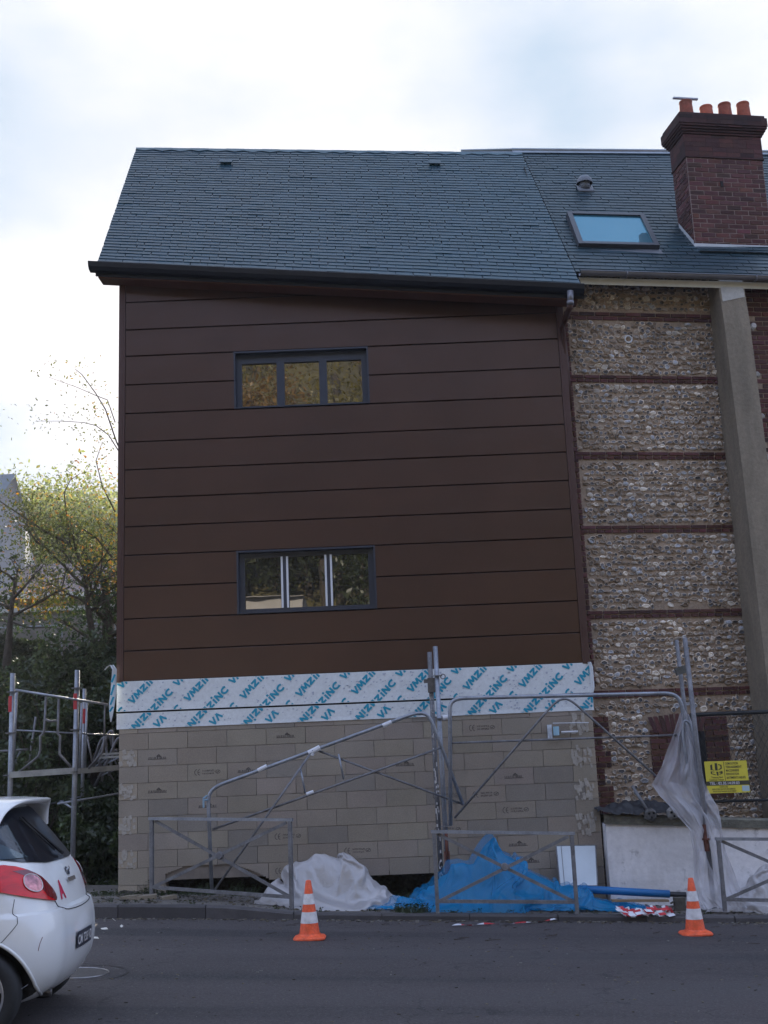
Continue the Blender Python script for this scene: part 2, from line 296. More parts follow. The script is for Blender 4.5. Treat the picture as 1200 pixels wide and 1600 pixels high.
# ------------------------------------------------------------------ crumpled sheets
def crumple(L_, W_, prof, nx, ny, grow, seed, frames=44):
    """lets an oversized sheet settle over a lumpy core with the cloth solver and returns its rows of points"""
    def core(x, y):
        s = x / L_ + .5; k = s * (len(prof) - 1); a = int(min(max(k, 0), len(prof) - 2)); f = k - a; h = prof[a] * (1 - f) + prof[a + 1] * f
        if s < 0 or s > 1: h = 0
        return max(0, h * max(0, 1 - abs(y / (W_ * .5)) ** 2.2) ** .7 * (1 + .35 * noise.noise((x * 3, y * 3, seed))))
    def flat(n, m, sx, sy, fn, name):
        vs = [fn(-sx + 2 * sx * i / n, -sy + 2 * sy * j / m) for j in range(m + 1) for i in range(n + 1)]
        fs = [(j * (n + 1) + i, j * (n + 1) + i + 1, (j + 1) * (n + 1) + i + 1, (j + 1) * (n + 1) + i) for j in range(m) for i in range(n)]
        me = bpy.data.meshes.new(name); me.from_pydata(vs, [], fs); o = bpy.data.objects.new(name, me); COL.objects.link(o); return o
    c = flat(70, 40, L_ * .75, W_ * 1.1, lambda x, y: (x, y, core(x, y)), 'core')
    c.modifiers.new('collision', 'COLLISION'); c.collision.thickness_outer = .012; c.collision.cloth_friction = 25
    def start(x, y):
        x2 = x + .06 * noise.noise((x * 3, y * 3, seed + 5)); y2 = y + .06 * noise.noise((x2 * 3, y * 3, seed + 9))
        return (x2, y2, core(x2, y2) + .05 + .10 * (.5 + noise.noise((x2 * 4, y2 * 4, seed + 2))) + .04 * noise.noise((x2 * 11, y2 * 11, seed)))
    o = flat(nx, ny, L_ * .56, W_ * .62, start, 'sheet'); md = o.modifiers.new('cloth', 'CLOTH'); st = md.settings
    st.quality = 6; st.mass = .15; st.tension_stiffness = 8; st.compression_stiffness = 6; st.shear_stiffness = 3; st.bending_stiffness = .08; st.shrink_min = -grow; st.air_damping = 2
    cs = md.collision_settings; cs.use_self_collision = True; cs.self_distance_min = .008; cs.distance_min = .012; cs.collision_quality = 3
    md.point_cache.frame_start = 1; md.point_cache.frame_end = frames
    for f in range(1, frames + 1): S.frame_set(f)
    dg = bpy.context.evaluated_depsgraph_get(); me = bpy.data.meshes.new_from_object(o.evaluated_get(dg)); v = [tuple(p.co) for p in me.vertices]
    for q in (o, c): bpy.data.objects.remove(q)
    bpy.data.meshes.remove(me); S.frame_set(1)
    return [v[j * (nx + 1):(j + 1) * (nx + 1)] for j in range(ny + 1)]
GW = crumple(1.72, .55, [.25, .5, .6, .62, .6, .56, .46, .3, .16, .05], 84, 46, .5, 3)
GB = crumple(2.7, .6, [.06, .25, .4, .58, .6, .85, .66, .58, .42, .3, .25, .22, .12, .05], 122, 44, .5, 11)
# ================================================================== SETTING
def build_ground():
    # road
    b = MB(); xs = [-60 + i * 2 for i in range(61)]; P = []
    for y in (-7, -2, 2, 6, 10, 12, 13.2, 14.06):
        P.append([(x, y, road_z(x)) for x in xs])
    b.grid(P); struct('road', b, M_asph)
    # pavement in front of the houses, uneven and worn
    b = MB(); P = []
    nx = 260; ny = 26
    for j in range(ny + 1):
        y = 14.2 + (16.4 - 14.2) * j / ny; row = []
        for i in range(nx + 1):
            x = -9 + 18 * i / nx
            h = kerb_h(x) - .006 + noise.noise((x * 1.7, y * 2.3, 3)) * .018 * min(1, (y - 14.2) * 3) + noise.noise((x * 9, y * 9, 1)) * .006 * min(1, (y - 14.2) * 4)
            row.append((x, y, road_z(x) + h))
        P.append(row)
    b.grid(P); struct('pavement', b, M_pave, smooth=True)
    # everything behind: one sheet with the bank, the terrace and the far slope
    def gz(x, y):
        base = road_z(x) + .02
        if y < 16.3: return base - .02
        z = base
        t = max(0, min(1, (y - 16.3) / 6.0)); t = t * t * (3 - 2 * t)
        z += t * 3.5
        if y > 26: z += (min(y, 110) - 26) * .055
        return z + noise.noise((x * .3, y * .3, 0)) * .25 * min(1, max(0, (y - 17) / 3))
    b = MB(); P = []
    ys = [15.9, 16.3] + [16.3 + i * .5 for i in range(1, 24)] + [30, 34, 40, 50, 60, 75, 95, 120, 150]
    xs = [-140, -110, -80, -60] + [-45 + i * 1.0 for i in range(91)] + [60, 80, 110, 140]
    for y in ys: P.append([(x, y, gz(x, y) if abs(x) < 60 else gz(60 if x > 0 else -60, y)) for x in xs])
    b.grid(P); struct('ground', b, M_grass, smooth=True)
    # far pavements left and right, and the near side of the street
    b = MB(); b.grid([[(x, y, road_z(x) + .10) for x in [-60 + i * 3 for i in range(18)]] for y in (14.2, 15.2, 16.4)])
    b.grid([[(x, y, road_z(x) + .05) for x in [9 + i * 3 for i in range(18)]] for y in (14.2, 15.2, 16.4)])
    struct('pavement', b, M_pave)
    # hillside across the street, seen only in the window panes
    b = MB(); P = []
    for y in (-7.0, -9, -12, -16, -20, -26, -32, -40, -50, -62, -76, -95):
        P.append([(x, y, (road_z(x) + .12) + min(30, max(0, (-y - 12)) * .95) + noise.noise((x * .06, y * .06, 4)) * 4 * min(1, max(0, (-y - 12) / 20))) for x in range(-90, 91, 6)])
    b.grid(P); struct('hill', b, M_hill, smooth=True)
    return gz
def kerb_h(x):
    if x < -2.05: return .14
    if x < -1.1: return .14 - (x + 2.05) / .95 * .075
    return .065
GZ = build_ground()
def build_kerb():
    b = MB(); x = -30.0; rnd = random.Random(3)
    while x < 30:
        x2 = x + .985 if not (-3.1 < x < -2.9) else x + .98
        y0 = 14.05 + rnd.uniform(-.006, .006); c = rnd.uniform(.8, 1.15); g = .008
        N_ = 4
        for k in range(N_):
            a = x + (x2 - x) * k / N_; e = x + (x2 - x) * (k + 1) / N_
            za, ze = road_z(a) + kerb_h(a), road_z(e) + kerb_h(e); r = .02
            va = [(a, y0, za - .35), (a, y0, za - r), (a, y0 + r, za), (a, y0 + .16, za)]
            ve = [(e, y0, ze - .35), (e, y0, ze - r), (e, y0 + r, ze), (e, y0 + .16, ze)]
            b.add(va + ve, [(0, 4, 5, 1), (1, 5, 6, 2), (2, 6, 7, 3)], (c, c, c))
        for (e, sgn) in ((x, 1), (x2, -1)):
            ze = road_z(e) + kerb_h(e)
            b.add([(e, y0, ze - .35), (e, y0, ze), (e, y0 + .16, ze), (e, y0 + .16, ze - .35)], [(0, 1, 2, 3)], (c * .7,) * 3)
        x = x2 + g
    struct('kerb', b, M_kerb)
build_kerb()

# manhole ring in the road beside the car
def manhole():
    c = Vector((-2.70, 10.4, 0)); c.z = road_z(c.x)
    t = thing('manhole_cover', 'round iron manhole cover in a worn asphalt ring behind the white car', 'manhole', c)
    def ringpts(r, n=40, dz=0): return [(c.x + r * math.cos(a), c.y + r * math.sin(a), road_z(c.x + r * math.cos(a)) + dz) for a in [2 * math.pi * k / n for k in range(n)]]
    b = MB(); o = ringpts(.25, dz=.004); b.add([(c.x, c.y, c.z + .004)] + o, [(0, i + 1, (i + 1) % 40 + 1) for i in range(40)]); obj('cover', b, mat('cover_iron', (.07, .065, .065), .6, metal=.3, nz=(30, .3), bump=(60, .8, .01)), t)
    b = MB(); b.tube(ringpts(.26, dz=.003), .006, 6, closed=True); obj('rim', b, mat('worn_iron', (.28, .27, .27), .35, metal=.8, nz=(8, .4)), t)
    b = MB(); pts = ringpts(.42, 60, .004); 
    for k in range(60):
        a, e = Vector(pts[k]), Vector(pts[(k + 1) % 60]); cc = Vector((c.x, c.y, c.z)); wd = .012 + .01 * noise.noise((k * .4, 0, 0))
        b.quad(a, e, e + (cc - e).normalized() * wd, a + (cc - a).normalized() * wd)
    obj('tar_seam', b, mat('tar', (.012, .012, .014), .5), t)
manhole()

# ================================================================== NEW HOUSE
XL, XR, YF = -3.49, 2.55, 15.35
house = thing('clad_house', 'narrow house clad in dark brown metal trays over bare concrete blocks, slate roof', 'house', (0, YF, 0))
EL, ER = at(151, 414, 15.07), at(909, 449, 14.87)      # eave line
RL = at(213, 232, 17.85); RRt = at(815, 240, 18.55)
def bil(A, B, C_, D_, s, t):  # A->B along eave, D_->C_ along ridge ; s along, t up
    return (A * (1 - s) + B * s) * (1 - t) + (D_ * (1 - s) + C_ * s) * t
def newroof(s, t): return bil(EL, ER, RRt, RL, s, t)
def block_bottom(x):
    if x > .85: return road_z(x) - .05
    z = .256
    if x < -3.05: return .10
    d = (x + 2.36) / .75
    if abs(d) < 1: z = max(z, .256 + .23 * math.cos(d * math.pi / 2) ** .8)
    if x < -2.9: z = .256 - .12
    return z
def build_blocks():
    b = MB(); mo = MB(); rnd = random.Random(11); pitch = .2062; top0 = 2.109
    mo.box(XL + .012, XR - .012, YF + .022, YF + .2, .30, 2.3)
    stamps = []
    for c in range(-1, 12):
        z1 = top0 - c * pitch if c >= 0 else 2.30; z0 = top0 - (c + 1) * pitch if c >= 0 else top0
        x = XL - (.125 if c % 2 == 0 else .0)
        L0 = .5 if c % 2 == 0 else .24
        first = True
        while x < XR - .01:
            x2 = x + (L0 if first else .5)
            a, e = max(x, XL), min(x2, XR); 
            k = rnd.uniform(.91, 1.06); col = (k, k * rnd.uniform(.97, 1.01), k * rnd.uniform(.95, 1.02))
            if rnd.random() < .14: col = (k * .84, k * .86, k * .9)
            if first and c % 2 == 1: col = (1.22, 1.2, 1.15)
            if x2 > XR - .02 and c % 2 == 0: col = (1.15, 1.12, 1.06)
            yo = YF + rnd.uniform(0, .003); g = .0028
            if e - a > .03:
                if z0 < .3:
                    n_ = max(1, int((e - a) / .035)); 
                    for q in range(n_):
                        xa = a + (e - a) * q / n_; xe = a + (e - a) * (q + 1) / n_
                        zb = max(z0 + g, block_bottom((xa + xe) / 2) )
                        if zb < z1 - .02: b.box(xa + (g if q == 0 else 0), xe - (g if q == n_ - 1 else 0), yo, YF + .19, zb, z1 - g, col)
                elif z0 < .47 and block_bottom((a + e) / 2) > z0 + .02:
                    n_ = 14
                    for q in range(n_):
                        xa = a + (e - a) * q / n_; xe = a + (e - a) * (q + 1) / n_
                        zb = max(z0 + g, block_bottom((xa + xe) / 2)); 
                        if zb < z1 - .02: b.box(xa + (g if q == 0 else 0), xe - (g if q == n_ - 1 else 0), yo, YF + .19, zb, z1 - g, col)
                else: b.box(a + g, e - g, yo, YF + .019 + .17, z0 + g, z1 - g, col)
                if 0 <= c <= 8 and e - a > .48: stamps.append(((a + e) / 2, (z0 + z1) / 2, rnd.random(), yo))
            x = x2; first = False
    w_ = obj('block_wall', b, M_block, house)
    obj('mortar_bed', mo, M_mortar, w_)
    # smeared mortar at the corners
    msm = mat('light_mortar', (.36, .33, .29), .95, nz=(20, .2))
    for zc in (1.8, 1.39, .98, .57):
        b = MB()
        for q in range(26):
            x = XL + .02 + rnd.random() * .19; z = zc + rnd.uniform(-.10, .10); r = rnd.uniform(.008, .022)
            b.obox((x, YF - .001 - q * .00011, z), (r, 0, r * .4), (-r * .3, 0, r * 1.3), (0, .003, 0), (1, 1, 1))
        obj('mortar_smear', b, msm, w_); b = MB()
        for q in range(30):
            x = XR - .30 + rnd.random() * .24 + (rnd.random() < .5) * 0.0; z = zc + rnd.uniform(-.12, .12) + .2; r = rnd.uniform(.006, .02)
            b.obox((x, YF - .001 - q * .00011, z), (r, 0, r * .2), (-r * .3, 0, r * 2.2), (0, .003, 0), (1, 1, 1))
        obj('mortar_smear', b, msm, w_)

    # printed factory marks: CE mark with two lines of print, or a small logo over a line
    rr = random.Random(5)
    want = [(-2.55 + .0, 1.59, 1), (-2.35, 1.59, 0), (-1.6, .77, 1), (-.55, .57, 1), (-1.15, .36, 1), (.42, 1.18, 1), (1.35, 2.0, 1), (.5, .77, 1), (1.08, 1.2, 1), (1.3, 1.0, 1),
            (-3.1, 1.79, 0), (-1.35, 2.0, 0), (-3.1, 1.38, 0), (-2.45, 1.18, 0), (1.55, 1.4, 0), (1.55, .57, 0), (1.45, .35, 0), (.2, 1.6, 2)]
    used = set()
    for (wx, wz, kind) in want:
        i = min(range(len(stamps)), key=lambda k: abs(stamps[k][0] - wx) + 3 * abs(stamps[k][1] - wz) + (9 if k in used else 0)); used.add(i)
        x, z, _, yo = stamps[i]; y = yo - .0012; b = MB()
        def seg(xa, za, xb, zb, wd=.005):
            d = Vector((xb - xa, 0, zb - za)); n_ = Vector((-d.z, 0, d.x)).normalized() * wd
            a, e = Vector((xa, y, za)), Vector((xb, y, zb)); b.quad(a - n_, e - n_, e + n_, a + n_)
        if kind == 1:
            for cx in (x - .135, x - .095):
                pts = [(cx + .028 * math.cos(t), z + .035 * math.sin(t)) for t in [math.pi * (.5 + k / 8) for k in range(9)]]
                for p, q in zip(pts, pts[1:]): seg(*p, *q, .004)
            seg(x - .123, z, x - .10, z, .004)
            for row in (.016, -.018):
                xx = x - .06
                while xx < x + .085:
                    l_ = rr.uniform(.006, .013)
                    seg(xx, z + row - .011, xx, z + row + .011, .0028)
                    if rr.random() < .6: seg(xx, z + row + rr.choice((-.01, 0, .01)), xx + l_, z + row + rr.choice((-.01, 0, .01)), .0028)
                    xx += l_ + .006
            pts = [(x + .13 + .03 * math.cos(t), z + .022 * math.sin(t)) for t in [2 * math.pi * k / 12 for k in range(13)]]
            for p, q in zip(pts, pts[1:]): seg(*p, *q, .003)
            seg(x + .112, z, x + .125, z - .01, .004); seg(x + .125, z - .01, x + .148, z + .012, .004)
        else:
            xx = x - .11
            while xx < x + .11:
                seg(xx, z - .022, xx + rr.uniform(-.004, .008), z + .006, .004); xx += rr.uniform(.011, .02)
            seg(x - .12, z - .024, x + .12, z - .024, .003)
            seg(x - .01, z + .01, x + .02, z + .035, .007); seg(x + .02, z + .035, x + .035, z + .01, .007); seg(x, z + .012, x + .05, z + .012, .005)
        obj('printed_mark', b, M_stamp, w_)
    # dark footing set back under the wall
    b = MB(); b.box(XL + .1, XR - .1, YF + .42, YF + .6, -.5, .5); obj('footing', b, M_soil, house)
build_blocks()

TR = [2.775, 3.165, 3.58, 4.0, 4.42, 4.805, 5.19, 5.58, 5.965, 6.365, 6.77, 7.18, 7.56, 7.96, 8.35, 8.75]
WIN = [(-1.95, -.14, 6.365, 7.18), (-1.95, -.15, 3.58, 4.42)]
def build_cladding():
    b = MB(); g = MB(); rnd = random.Random(4)
    def panel(x0, x1, z0, z1, seed):
        nxp = max(2, int((x1 - x0) / .12)); P = []
        zs = [z0, z0 + .006, z0 + (z1 - z0) * .25, z0 + (z1 - z0) * .5, z0 + (z1 - z0) * .75, z1 - .016, z1 - .009, z1 - .008]
        for k, z in enumerate(zs):
            row = []
            for i in range(nxp + 1):
                x = x0 + (x1 - x0) * i / nxp
                y = YF - .004 + noise.noise((x * .8, z * .25, seed * 7.3)) * .004 + noise.noise((x * 3.1, z * .6, seed)) * .0009
                if k == 0: y += .012
                if k == 6: y += .006
                if k == 7: y += .024
                row.append((x, y, z))
            P.append(row)
        b.grid(P)
    for i in range(len(TR) - 1):
        z0, z1 = TR[i], TR[i + 1]; cut = None
        for wn in WIN:
            if z0 >= wn[2] - .02 and z1 <= wn[3] + .02: cut = wn
        if i == 13: panel(XL + .055, .3, z0, z1, i); continue
        if i == 14: continue
        if cut: panel(XL + .055, cut[0] - .012, z0, z1, i); panel(cut[1] + .012, XR - .085, z0, z1, i + 30)
        else: panel(XL + .055, XR - .085, z0, z1, i)
    o = obj('cladding', b, M_clad, house, smooth=False)
    segs = []
    def backing(x0, x1, z0, z1): g.box(x0, x1, YF + .022, YF + .12, z0, z1)
    backing(XL, XR, 2.3, WIN[1][2]); backing(XL, XR, WIN[1][3], WIN[0][2]); backing(XL, XR, WIN[0][3], 8.0)
    for wn in WIN: backing(XL, wn[0] - .004, wn[2], wn[3]); backing(wn[1] + .004, XR, wn[2], wn[3])
    g.box(XL, .25, YF + .03, YF + .12, 8.0, 8.34)
    obj('cladding_backing', g, M_gap, house)
    for (x0, x1, z0, z1) in ((XL - .035, XL + .05, 2.76, 8.36), (XR - .08, XR + .012, 2.76, 7.8)):
        b = MB(); b.box(x0, x1, YF - .014, YF + .05, z0, z1); b.box(x0 + .03, x1 - .03, YF - .02, YF - .012, z0, z1); obj('corner_trim', b, M_cladd, house)
    # brown side walls and gables
    b = MB()
    for x, zt in ((XL, 8.4), (XR - .02, 7.9)):
        sgn = -1 if x < 0 else 1; xo = x + (-.02 if sgn < 0 else .02)
        b.add([(xo, YF + .05, 2.5), (xo, 22, 2.5), (xo, 22, 7.7), (xo, 18.0, 11.2), (xo, YF + .05, zt)], [(0, 1, 2, 3, 4)])
    obj('side_wall', b, M_clad, house)
    b = MB(); b.box(XL, XL + .2, YF + .20, 22, -.3, 2.5); b.box(XR - .2, XR, YF + .20, 22, -.3, 2.5); b.box(XL + .2, XR - .2, 21.8, 22, -.3, 7.7)
    obj('rear_block_wall', b, mat('rear_blocks', (.26, .225, .19), .9, nz=(4, .1)), house)
build_cladding()

def text_mesh(body, size=1, offset=0.0, extr=0.0, shear=0, align='LEFT'):
    cu = bpy.data.curves.new('txt', 'FONT'); cu.body = body; cu.size = size; cu.offset = offset; cu.extrude = extr; cu.shear = shear; cu.align_x = align; cu.resolution_u = 3
    o = bpy.data.objects.new('txt', cu); COL.objects.link(o); dg = bpy.context.evaluated_depsgraph_get(); dg.update()
    me = bpy.data.meshes.new_from_object(o.evaluated_get(dg))
    vs = [tuple(v.co) for v in me.vertices]; fs = [tuple(p.vertices) for p in me.polygons]
    bpy.data.objects.remove(o); bpy.data.curves.remove(cu); bpy.data.meshes.remove(me)
    return vs, fs
def clip_planes(vs, fs, planes):
    bm = bmesh.new(); vv = [bm.verts.new(v) for v in vs]
    for f in fs:
        try: bm.faces.new([vv[i] for i in f])
        except ValueError: pass
    for co, no in planes:
        bmesh.ops.bisect_plane(bm, geom=bm.verts[:] + bm.edges[:] + bm.faces[:], plane_co=co, plane_no=no, clear_outer=True)
    bm.verts.index_update(); r = ([tuple(v.co) for v in bm.verts], [tuple(v.index for v in f.verts) for f in bm.faces]); bm.free(); return r

def build_film():
    # two strips of film covered trays
    def letters(word):
        """heavy sans capitals drawn as strokes, 0.105 m high"""
        H, T = .084, .0125; vs, fs = [], []; k = [0]
        def st(x0, y0, x1, y1):
            d = Vector((x1 - x0, y1 - y0, 0)); n_ = Vector((-d.y, d.x, 0)).normalized() * T; e = d.normalized() * T * .25; a_, c_ = Vector((x0, y0, -k[0] * .00012)) - e, Vector((x1, y1, -k[0] * .00012)) + e; k[0] += 1
            o = len(vs); vs.extend([tuple(a_ - n_), tuple(c_ - n_), tuple(c_ + n_), tuple(a_ + n_)]); fs.append((o, o + 1, o + 2, o + 3))
        x = 0
        for ch in word:
            if ch == 'V': st(x + .01, H, x + .045, 0); st(x + .045, 0, x + .08, H); x += .088
            elif ch == 'A': st(x + .01, 0, x + .045, H); st(x + .045, H, x + .08, 0); x += .088
            elif ch == 'M': st(x + .012, 0, x + .026, H); st(x + .026, H, x + .058, .02); st(x + .058, .02, x + .09, H); st(x + .09, H, x + .104, 0); x += .125
            elif ch == 'Z': st(x, H - T, x + .075, H - T); st(x + .068, H - T, x + .008, T); st(x, T, x + .078, T); x += .10
            elif ch == 'I': st(x + .012, 0, x + .012, H * .80); st(x + .012, H + .004, x + .012, H + .024); x += .043
            elif ch == 'N': st(x + .010, 0, x + .010, H); st(x + .010, H, x + .075, 0); st(x + .075, 0, x + .075, H); x += .105
            elif ch == 'C':
                p_ = [(x + .052 + .046 * math.cos(q), H / 2 + (H / 2 - T * .6) * math.sin(q)) for q in [R(50 + 26 * j) for j in range(11)]]
                for u_, w_ in zip(p_, p_[1:]): st(*u_, *w_)
                x += .10
        return vs, fs
    VS, FS = letters('VMZINC'); VS2, FS2 = letters('VA')
    for (z0, z1, yy, lower) in ((2.389, 2.772, YF - .010, 0), (2.168, 2.368, YF - .004, 1)):
        b = MB(); P = []
        for k in range(5):
            z = z0 + (z1 - z0) * k / 4
            P.append([(x, yy + noise.noise((x * 2, z * 3, 8)) * .002 - (.004 if k == 0 else 0), z) for x in [XL - .03 + (XR + .02 - XL + .03) * i / 60 for i in range(61)]])
        b.grid(P)
        b.quad((XL - .03, yy, z0), (XR + .02, yy, z0), (XR + .02, yy + .04, z0 + .002), (XL - .03, yy + .04, z0 + .002))
        b.quad((XL - .03, yy, z1), (XR + .02, yy, z1), (XR + .02, yy + .04, z1 - .002), (XL - .03, yy + .04, z1 - .002))
        f = obj('protective_film', b, M_film, house)
        t = MB()
        def put(x, z, flip=False, short=False):
            a = R(45) + (math.pi if flip else 0)
            V_, F_ = (VS2, FS2) if short else (VS, FS)
            vs = [(x + v[0] * math.cos(a) - v[1] * math.sin(a), yy - .0045 + v[2] - (.003 if flip else 0), z + v[0] * math.sin(a) + v[1] * math.cos(a)) for v in V_]
            v2, f2 = clip_planes(vs, F_, [((0, 0, z0 + .006), (0, 0, -1)), ((0, 0, z1 - .004), (0, 0, 1)), ((XL - .025, 0, 0), (-1, 0, 0)), ((XR + .015, 0, 0), (1, 0, 0))])
            if f2: t.add(v2, f2)
        k = -2
        while k < 10:
            dx = k * .715
            if not lower:
                put(XL + .17 + dx, 2.475); put(XL + .03 + dx, 2.675); put(XL + .31 + dx, 2.22); put(XL + .42 + dx, 2.01)
            else:
                put(XL + .47 + dx, 2.52, True); put(XL + .49 + dx, 2.16, False, True)
            k += 1
        obj('lettering', t, M_teal, f)
        # small faint print
        t = MB(); rnd = random.Random(8)
        for q in range(260 if not lower else 130):
            x = rnd.uniform(XL, XR); z = rnd.uniform(z0 + .02, z1 - .02); r = rnd.uniform(.004, .012)
            t.obox((x, yy - .004, z), (r, 0, r * .3), (-r * .25, 0, r * rnd.uniform(.3, 1)), (0, .0004, 0))
        obj('small_print', t, mat('pale_print', (.38, .42, .52), .5), f)
    # loose strip peeling off at the left corner, and the flap at the right corner
    b = MB(); P = []
    for (px, py, wd, dy) in ((163, 1047, .02, .1), (168, 1041, .03, .05), (175, 1039, .05, 0), (179, 1046, .06, -.02), (178, 1062, .065, .02), (177, 1080, .075, -.01), (175, 1100, .075, .02), (174, 1115, .05, 0), (173, 1128, .015, .02)):
        c = at(px, py, 15.25 + dy); P.append([c + Vector((wd * u, .02 * math.sin(u * 6 + py), 0)) for u in (-.5, -.25, 0, .25, .5)])
    b.grid(P); o = obj('loose_film', b, M_film, house, smooth=True, label='torn strip of printed film hanging off the corner')
    t = MB()
    for (px, py, l_) in ((177, 1060, .1), (176, 1078, .13), (175, 1095, .1), (174, 1108, .06)):
        c = at(px, py, 15.20); t.obox(c, (.012, 0, -.004), (.02, 0, l_ / 2), (0, .001, 0))
    obj('lettering', t, M_teal, o)
    b = MB(); P = []
    for k in range(7):
        z = 2.775 - .39 * k / 6; P.append([(XR - .02 + .012 * j + (.02 if 0 < k < 6 else 0), YF - .02 - .05 * math.sin(j * .8) * (1 - k / 7), z) for j in range(5)])
    b.grid(P); obj('loose_film', b, M_film, house, smooth=True, label='curled flap of printed film at the right edge')
build_film()

def build_windows():
    for wi, (x0, x1, z0, z1) in enumerate(WIN):
        dp_ = .13; wf = MB(); y0 = YF - .012; y1 = YF + dp_
        # reveal
        wf.box(x0 - .012, x0 + .012, y0, y1, z0, z1); wf.box(x1 - .012, x1 + .012, y0, y1, z0, z1)
        wf.box(x0 + .012, x1 - .012, y0, y1, z1 - .028, z1 - .004); wf.box(x0 + .012, x1 - .012, y0 - .006, y1, z0 + .002, z0 + .022)
        win = obj('window', wf, M_anth, house, label='upper window reflecting the golden hillside' if wi == 0 else 'lower window with white strips on its mullions')
        fr = MB(); fy0 = YF + dp_ - .05; fy1 = YF + dp_ + .02; fw = .075; mw = .105; hd = .125 if wi == 0 else .06
        xa, xb = x0 + .012, x1 - .012; za, zb = z0 + .022, z1 - .028
        fr.box(xa, xa + fw, fy0, fy1, za, zb); fr.box(xb - fw, xb, fy0, fy1, za, zb); fr.box(xa + fw, xb - fw, fy0, fy1, zb - hd, zb); fr.box(xa + fw, xb - fw, fy0, fy1, za, za + (.02 if wi == 0 else .05))
        n = 3; pw = (xb - xa - 2 * fw - 2 * mw) / 3; xs = xa + fw; zlo = za + (.02 if wi == 0 else .05)
        st = MB(); frame_ = obj('frame', fr, M_anth, win)
        for k in range(3):
            p = MB(); p.quad((xs, fy0 + .035, zlo), (xs + pw, fy0 + .035, zlo), (xs + pw, fy0 + .035, zb - hd), (xs, fy0 + .035, zb - hd)); obj('pane', p, M_glass, win)
            if k < 2:
                m_ = MB(); m_.box(xs + pw, xs + pw + mw, fy0 - .004, fy1, zlo, zb - hd); obj('mullion', m_, M_anth, win)
                if wi == 1:
                    for q in (xs + pw + .004, xs + pw + mw - .03):
                        s_ = MB(); s_.box(q, q + .026, fy0 - .012, fy0 - .005, zlo, zb - hd); obj('white_strip', s_, M_tape, win)
            xs += pw + mw
build_windows()

def slates(roof, width, length, w_=.22, e_=.112, seed=1, t0=0, colr=(.90, 1.10), s0=0., s1=1.):
    b = MB(); rnd = random.Random(seed); rows = int(length / e_); W2 = width
    for r in range(rows):
        ta = t0 + (1 - t0) * r / rows; tb = min(1, ta + 1.25 / rows); te = ta + 1 / rows
        n = int(W2 / w_); off = (.5 if r % 2 else 0) + rnd.uniform(-.06, .06)
        for k in range(-1, n + 1):
            sa = (k + off) / n + rnd.uniform(-.03, .03) / n; sb = (k + 1 + off) / n - .03 / n + rnd.uniform(-.02, .02) / n
            sa, sb = max(s0, sa), min(s1, sb)
            if sb - sa < .02 / n: continue
            A, B, C_, D_ = roof(sa, ta), roof(sb, ta), roof(sb, tb), roof(sa, tb)
            nn = (B - A).cross(D_ - A).normalized(); nn = nn if nn.z > 0 else -nn
            li = .013 + rnd.uniform(0, .003) + (rnd.random() < .012) * .005; up = nn * li; lo = nn * .004
            jj = (D_ - A).normalized() * rnd.uniform(-.004, .006)
            q = rnd.uniform(*colr); c = (q * rnd.uniform(.95, 1.05), q, q * rnd.uniform(.97, 1.06))
            b.add([A + up + jj, B + up + jj, C_ + lo, D_ + lo, A + jj, B + jj], [(0, 1, 2, 3), (4, 5, 1, 0), (0, 3, 4), (5, 2, 1)], c)
    return b
